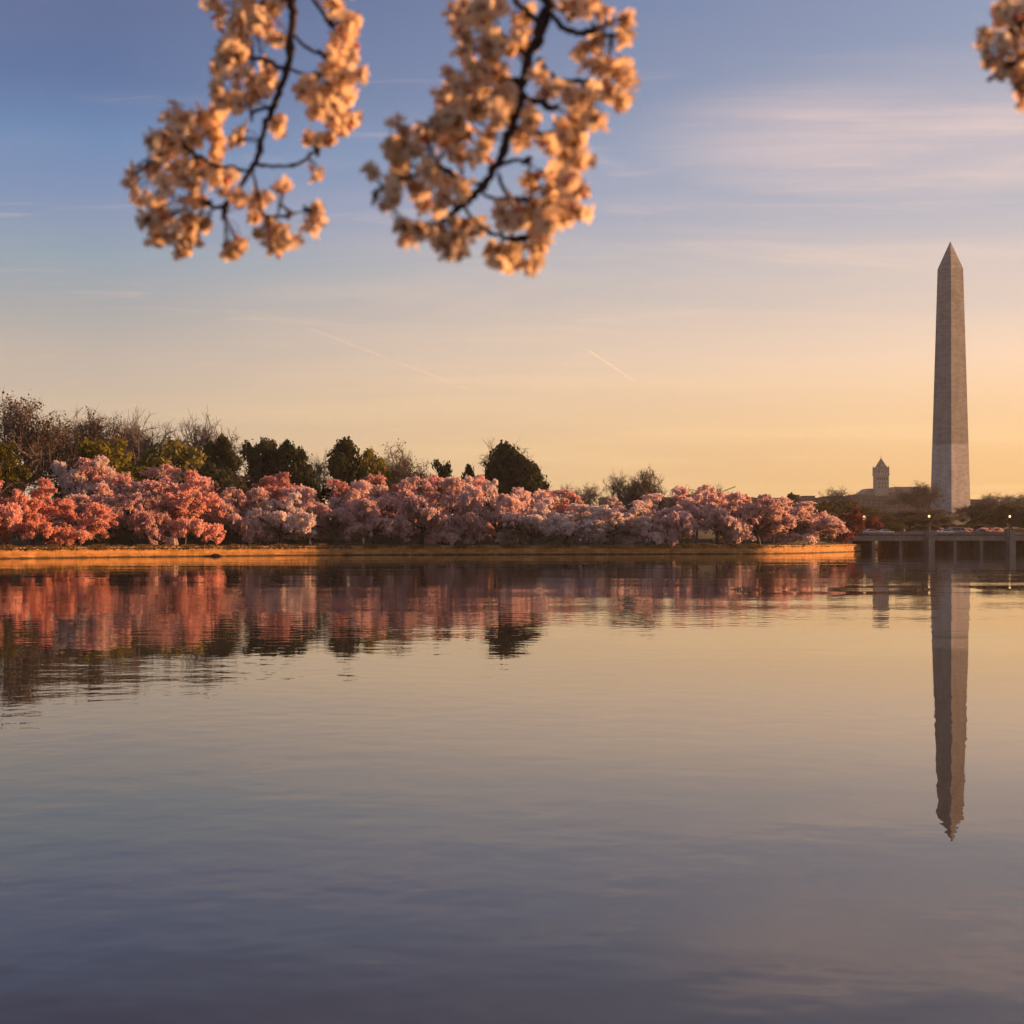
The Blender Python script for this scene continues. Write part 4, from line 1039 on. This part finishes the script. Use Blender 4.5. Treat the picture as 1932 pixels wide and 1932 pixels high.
# ------------------------------------------------------------------ blossom branches in the foreground
M['branch'] = mat_solid('branch_bark', (0.020, 0.014, 0.012), (0.05, 0.036, 0.03), 60, 0.85)
M['pedicel'] = mat_solid('pedicel_green', (0.10, 0.065, 0.03), (0.16, 0.09, 0.05), 90, 0.7)
M['calyx'] = mat_solid('calyx_red', (0.22, 0.055, 0.04), (0.34, 0.10, 0.07), 90, 0.7)
M['bud'] = mat_leaf('flower_bud', (0.62, 0.20, 0.20), (0.80, 0.38, 0.36), 40, 0.25, 0.1)
def mat_petal():
    m, n, l, o = newmat('cherry_petal')
    col, fac, tc = noise_col(n, l, (0.86, 0.66, 0.47), (0.93, 0.79, 0.61), 22, 'Object', 3, 0.3, 0.7)
    d = n.new('ShaderNodeBsdfDiffuse'); t = n.new('ShaderNodeBsdfTranslucent'); l.new(col, d.inputs[0]); l.new(col, t.inputs[0])
    mx = n.new('ShaderNodeMixShader'); mx.inputs[0].default_value = 0.5
    l.new(d.outputs[0], mx.inputs[1]); l.new(t.outputs[0], mx.inputs[2]); l.new(mx.outputs[0], o.inputs[0]); return m
M['petal'] = mat_petal()
def frame_from(n):
    n = n.normalized(); a = n.cross(Vector((0.2, 0.9, 0.3)))
    if a.length < 1e-3: a = n.cross(Vector((1, 0, 0)))
    a.normalize(); return a, n.cross(a), n
def add_flower(mb, c, nrm, r, rg, open_=1.0):
    """five cupped, notched petals with stamens; material 0 petal, 1 calyx, 2 pedicel"""
    a, b, n = frame_from(nrm); t0 = rg.uniform(0, 6.28)
    for k in range(5):
        t = t0 + k * 1.2566 + rg.uniform(-.12, .12); e = (a * math.cos(t) + b * math.sin(t)); s = n.cross(e)
        up = rg.uniform(0.15, 0.6) * open_; rr = r * rg.uniform(.9, 1.1)
        def q(d, w, h): return c + e * d * rr + s * w * rr + n * h * rr
        vs = [q(.06, 0, -.06), q(.35, -.27, up * .12), q(.35, 0, up * .02), q(.35, .27, up * .12), q(.72, -.42, up * .42), q(.72, 0, up * .26), q(.72, .42, up * .42), q(1.0, -.24, up * .8), q(.93, 0, up * .66), q(1.0, .24, up * .8)]
        mb.add(vs, [(0, 2, 1), (0, 3, 2), (1, 2, 5, 4), (2, 3, 6, 5), (4, 5, 8, 7), (5, 6, 9, 8)], 0)
    for k in range(10):
        t = rg.uniform(0, 6.28); e = (a * math.cos(t) + b * math.sin(t)); p1 = c + n * r * .42 + e * r * rg.uniform(.08, .28)
        mb.tube([c + n * r * .02, p1], [r * .025, r * .05], 3, 1, False)
    mb.tube([c - n * r * .42, c - n * r * .05], [r * .10, r * .17], 6, 1)
    return c - n * r * .42
def make_branch(label, to_uv, D0, stems, clusters, seed):
    """stems: list of (points, r0, r1) in local drawing units; clusters: (x, y, r)"""
    rg = random.Random(seed)
    def W(x, y, dd=0.0):
        u, v = to_uv(x, y); return P(u, v, D0 + dd)
    base = W(*stems[0][0][0]); root = empty('blossom_branch', base); tag(root, label, 'branch', 'cherry branches hanging into the top of the view')
    unit = (to_uv(1, 0)[0] - to_uv(0, 0)[0]) / F * D0          # metres per drawing unit
    nodes = []
    for k, (pts, r0, r1) in enumerate(stems):
        dd0 = 0.0 if k == 0 else rg.uniform(-0.05, 0.05)
        ws = []
        P4 = [W(x, y, dd0 * i / max(1, len(pts) - 1)) for i, (x, y) in enumerate(pts)]
        # smooth (Catmull-Rom) with small knots
        for i in range(len(P4) - 1):
            p0, p1, p2, p3 = P4[max(i - 1, 0)], P4[i], P4[i + 1], P4[min(i + 2, len(P4) - 1)]
            for j in range(5):
                t = j / 5; ws.append(0.5 * ((2 * p1) + (p2 - p0) * t + (2 * p0 - 5 * p1 + 4 * p2 - p3) * t * t + (3 * p1 - p0 - 3 * p2 + p3) * t ** 3))
        ws.append(P4[-1]); n = len(ws)
        rad = [(r0 + (r1 - r0) * i / (n - 1)) * unit * rg.uniform(0.8, 1.2) * (1.3 if rg.random() < .12 else 1) for i in range(n)]
        ws = [p + Vector((rg.gauss(0, 1), rg.gauss(0, 1), rg.gauss(0, 1))) * rad[i] * 0.28 for i, p in enumerate(ws)]
        mb = MB(); mb.tube([p - base for p in ws], rad, 8 if k == 0 else 6)
        if k: # spur at the end, knobby
            e = ws[-1] - base
            for q in range(7):
                o = Vector((rg.gauss(0, 1), rg.gauss(0, 1), rg.gauss(0, 1))) * unit * 26; mb.tube([e, e + o * 0.6, e + o], [unit * 15, unit * 12, unit * 4], 5)
        mb.build('stem' if k == 0 else 'twig', M['branch'], root, True)
        nodes += [(p, k) for p in ws[3:]] if k else [(p, k) for p in ws]
    npt = np.array([tuple(p) for p, k in nodes])
    for (x, y, r) in clusters:
        c = W(x, y, rg.uniform(-0.07, 0.07)); d = npt - np.array(tuple(c)); wgt = (d ** 2).sum(1)
        near = Vector(npt[int(np.argmin(wgt))])
        out_ = (c - near); out_ = out_.normalized() if out_.length > 1e-4 else Vector((0, -1, 0))
        o_ = empty('tmp', (0, 0, 0)); bpy.data.objects.remove(o_)
        fl = MB(); ps = MB(); bd = MB()
        nf = rg.choice([5, 6, 6]); R_ = max(0.010, min(0.036, r * unit))
        fr = min(0.0195, max(0.013, R_ * 0.80))
        for i in range(nf):
            off = Vector((rg.gauss(0, 1), rg.gauss(0, 1.2), rg.gauss(0, 1))).normalized() * R_ * rg.uniform(0.35, 1.05) if i else Vector((0, 0, 0))
            fc = c + off
            nr = (out_ * 0.9 + Vector((rg.gauss(0, .7), rg.gauss(0, .7), rg.gauss(-.15, .6)))).normalized()
            if nr.length < .1: nr = Vector((0, -1, 0))
            tail = add_flower(fl, fc - base, nr, fr * rg.uniform(.85, 1.12), rg, rg.choice([.7, 1.0, 1.4]))
            st = near - base; L0 = (st - tail)
            if L0.length > 0.055: st = tail + L0 * (0.055 / L0.length) * 1.0
            md = (st + tail) / 2 + Vector((rg.gauss(0, .004), rg.gauss(0, .004), rg.gauss(.003, .004)))
            ps.tube([st, md, tail], [.0008, .0008, .0011], 4)
        if rg.random() < 0.45:
            bc = c - base + Vector((rg.gauss(0, .6), rg.gauss(0, .6), rg.gauss(0, .6))) * R_
            ax = (bc - (near - base)).normalized(); a_, b_, n_ = frame_from(ax)
            bl = .009; bd.tube([bc + n_ * bl * t for t in (-1, -.7, -.3, .2, .6, .9)], [.001, .0032, .0042, .0044, .0032, .0010], 7)
            st = near - base; q = bc - n_ * bl
            if (st - q).length > .05: st = q + (st - q).normalized() * .05
            ps.tube([st, q], [.0007, .0009], 4)
        co_ = fl.build('flower_cluster', [M['petal'], M['calyx']], root, True)
        ps.build('flower_stalks', M['pedicel'], co_)
        if bd.v: bd.build('bud', M['bud'], co_, True)
    return root
A_ST = [([(1345, -2200), (1360, -1200), (1335, -100), (1320, 150), (1290, 480), (1240, 640), (1170, 800), (1110, 970), (1060, 1160), (1010, 1230)], 34, 17),
 ([(1060, 1180), (1200, 1190), (1350, 1180), (1440, 1120), (1510, 1060)], 13, 12), ([(1330, 230), (1390, 320), (1470, 370), (1540, 390)], 14, 14),
 ([(1285, 490), (1380, 525), (1500, 560)], 12, 12), ([(1260, 500), (1130, 430), (1040, 420)], 18, 15), ([(1400, -80), (1480, 0), (1560, 120), (1600, 190)], 18, 14),
 ([(1320, -20), (1230, 0), (1120, 20)], 15, 12), ([(1020, 1220), (950, 1340), (860, 1450), (780, 1490), (690, 1450)], 18, 16), ([(1010, 1230), (900, 1200), (760, 1180), (640, 1110), (500, 1010)], 13, 18),
 ([(850, 1460), (830, 1540)], 18, 16), ([(1040, 1240), (1080, 1400), (1110, 1540), (1200, 1550), (1310, 1545)], 10, 14), ([(1300, 1545), (1420, 1500)], 6, 4), ([(1200, 760), (1110, 780), (1030, 800)], 14, 14)]
A_CL = [(960, 260, 100), (1120, 130, 80), (960, 380, 90), (1010, 640, 80), (860, 700, 100), (690, 860, 80), (1640, 600, 90), (1640, 280, 90), (1500, 700, 80), (480, 1040, 80), (640, 1280, 90), (350, 1520, 90), (800, 60, 110), (900, 150, 120), (1050, 60, 110), (1180, 40, 80), (1200, 270, 80), (1060, 200, 90), (870, 320, 120), (790, 480, 110), (930, 560, 110), (780, 640, 110), (1130, 560, 90), (760, 780, 120), (930, 760, 90), (770, 930, 90), (950, 960, 90), (1080, 700, 80), (1210, 880, 80), (860, 420, 90),
 (1620, 40, 100), (1700, 150, 110), (1740, 260, 110), (1720, 380, 110), (1640, 470, 90), (1740, 520, 110), (1440, 600, 110), (1560, 640, 120), (1700, 680, 110), (1560, 760, 100), (1620, 900, 120), (1720, 880, 90), (1560, 1000, 70), (1430, 1000, 60), (1480, 1240, 55), (1650, 810, 100),
 (520, 840, 110), (580, 940, 100), (450, 960, 90), (320, 1040, 90), (400, 1110, 90), (330, 1190, 80), (190, 1240, 60), (170, 1340, 60), (190, 1420, 60), (500, 1200, 100), (650, 1180, 90), (780, 1080, 80), (760, 1250, 100), (560, 1320, 120), (420, 1350, 120), (330, 1450, 100), (300, 1580, 90), (420, 1560, 120), (350, 1680, 90), (480, 1700, 110), (560, 1560, 90), (550, 1790, 70), (610, 1680, 90), (680, 1600, 70), (880, 1780, 90), (960, 1740, 70), (840, 1330, 80), (950, 1430, 80), (1060, 1440, 100), (1220, 1360, 80), (1050, 1550, 70), (1200, 1660, 100), (1270, 1740, 80), (1160, 1780, 60), (1480, 1500, 70), (1480, 1600, 80), (1110, 1680, 60), (640, 1430, 80),
 (850, -120, 110), (1000, -150, 120), (1180, -180, 110), (1560, -120, 110), (1680, -160, 110), (1480, -260, 110), (1120, -340, 110)]
B_ST = [([(1330, -2200), (1300, -1100), (1275, -60), (1240, 120), (1190, 260), (1130, 430), (1090, 640), (1030, 840), (960, 1020), (900, 1150), (800, 1270), (720, 1350), (650, 1410), (590, 1460)], 48, 20),
 ([(1190, 150), (1120, 70), (1050, 10)], 20, 22), ([(1130, 400), (1040, 300), (940, 240), (880, 200)], 18, 24), ([(1280, 90), (1380, 190), (1480, 220), (1580, 205)], 20, 22), ([(1560, 205), (1700, 240)], 8, 5),
 ([(1200, 390), (1270, 490), (1370, 545), (1480, 550), (1600, 560)], 15, 20), ([(1090, 660), (1200, 680), (1290, 720)], 24, 26), ([(1050, 850), (1160, 890), (1270, 930)], 12, 34), ([(950, 1110), (1030, 1080), (1130, 1080)], 16, 15),
 ([(810, 1240), (690, 1200), (580, 1150), (520, 1100)], 13, 26), ([(930, 1160), (960, 1260), (1010, 1320), (1120, 1340)], 10, 20), ([(800, 1285), (890, 1330), (970, 1345)], 12, 14),
 ([(700, 1370), (760, 1470), (860, 1550), (960, 1590), (1080, 1610), (1140, 1590)], 13, 20), ([(560, 1140), (360, 1180), (180, 1250), (100, 1320)], 12, 14), ([(1080, 540), (1020, 540), (950, 560)], 26, 22), ([(1400, 140), (1440, 60), (1450, -60)], 20, 16)]
B_CL = [(700, 50, 90), (790, 60, 110), (880, 70, 110), (680, 170, 90), (710, 260, 90), (860, 280, 80), (1080, 110, 90), (1090, 230, 100), (1010, 340, 80), (740, 370, 100), (850, 370, 90), (600, 490, 50), (780, 480, 110), (890, 490, 100), (590, 640, 90), (640, 730, 90), (700, 600, 100), (820, 620, 100), (960, 640, 90), (800, 720, 110), (920, 760, 110), (660, 830, 90), (720, 900, 90), (1000, 750, 70), (860, 930, 80), (830, 1020, 80),
 (270, 860, 70), (300, 950, 100), (430, 900, 90), (520, 880, 90), (580, 960, 100), (230, 1030, 90), (380, 1040, 110), (690, 1060, 100), (480, 1170, 80), (280, 1150, 100), (90, 1160, 60), (380, 1250, 110), (230, 1290, 80), (580, 1230, 80), (700, 1270, 70), (200, 1380, 70), (450, 1370, 100), (560, 1330, 90), (280, 1480, 80), (320, 1570, 90), (520, 1570, 90), (580, 1650, 90), (670, 1620, 100), (720, 1520, 90), (410, 1540, 80), (640, 1510, 70),
 (1440, 50, 90), (1560, 50, 100), (1650, 80, 80), (1790, 160, 70), (1770, 280, 80), (1600, 310, 80), (1500, 340, 80), (1680, 420, 100), (1770, 480, 90), (1590, 450, 90), (1560, 600, 90), (1680, 620, 100), (1760, 670, 90), (1480, 680, 90), (1380, 630, 80), (1550, 800, 100), (1430, 780, 80), (1200, 500, 80), (1250, 620, 70), (1150, 790, 90), (1370, 850, 90), (1100, 930, 90), (1270, 960, 90), (1430, 950, 100), (1500, 1050, 90), (1360, 1060, 100), (1170, 1190, 100), (1290, 1240, 100), (1420, 1190, 90), (1490, 1280, 80), (1390, 1330, 90), (1110, 1390, 100), (1230, 1400, 100), (1360, 1440, 100), (1480, 1430, 80), (1280, 1520, 100), (1160, 1500, 90), (980, 1490, 100), (1210, 1660, 90), (1130, 1770, 80), (1040, 1700, 90), (910, 1680, 90), (950, 1780, 60),
 (760, -120, 110), (1000, -150, 110), (1560, -130, 110), (1420, -260, 110), (1100, -320, 110)]
C_ST = [([(2600, -3000), (2100, -1200), (1700, -100), (1400, 350), (1150, 560), (760, 640)], 90, 40), ([(1300, 480), (1320, 900), (1150, 1100), (1000, 1150)], 40, 40), ([(1320, 900), (1400, 1400), (1350, 1650)], 30, 30)]
C_CL = [(880, 100, 170), (1020, 280, 190), (860, 380, 150), (1150, 120, 160), (1200, 400, 180), (560, 680, 150), (620, 900, 180), (720, 1080, 180), (920, 850, 220), (1100, 720, 220), (1200, 950, 200), (1000, 1180, 200), (850, 1260, 120), (1120, 1320, 180), (1260, 1250, 200), (1180, 1500, 150), (1270, 1600, 150), (1300, 1760, 120), (1420, 200, 220), (1450, 600, 220), (1500, 1000, 220), (1480, 1400, 220), (1450, 1700, 180), (1650, 800, 240), (1650, 1300, 240), (1750, 300, 240)]
make_branch('left hanging cherry branch in blossom, out of focus, thinner of the two long ones', lambda x, y: (203.5 + .2633 * x, .2633 * y), 2.85, A_ST, A_CL, 3)
make_branch('middle hanging cherry branch in blossom, out of focus, fullest and with the thickest stem', lambda x, y: (678.4 + .2809 * x, .2809 * y), 2.55, B_ST, B_CL, 8)
make_branch('blossom spray poking in at the top right corner', lambda x, y: (1797.7 + .1053 * x, .1053 * y), 2.5, C_ST, C_CL, 15)

# ------------------------------------------------------------------ haze: one even body of thin morning air
def make_haze():
    mb = MB(); mb.box((0, 1300, 110), (5600, 3800, 224))
    m, n, l, o = newmat('morning_air'); v = n.new('ShaderNodeVolumePrincipled')
    v.inputs['Color'].default_value = (0.92, 0.90, 0.92, 1); v.inputs['Density'].default_value = 0.000055; v.inputs['Anisotropy'].default_value = 0.3
    l.new(v.outputs[0], o.inputs['Volume']); tag(mb.build('haze', m), kind='stuff')
make_haze()
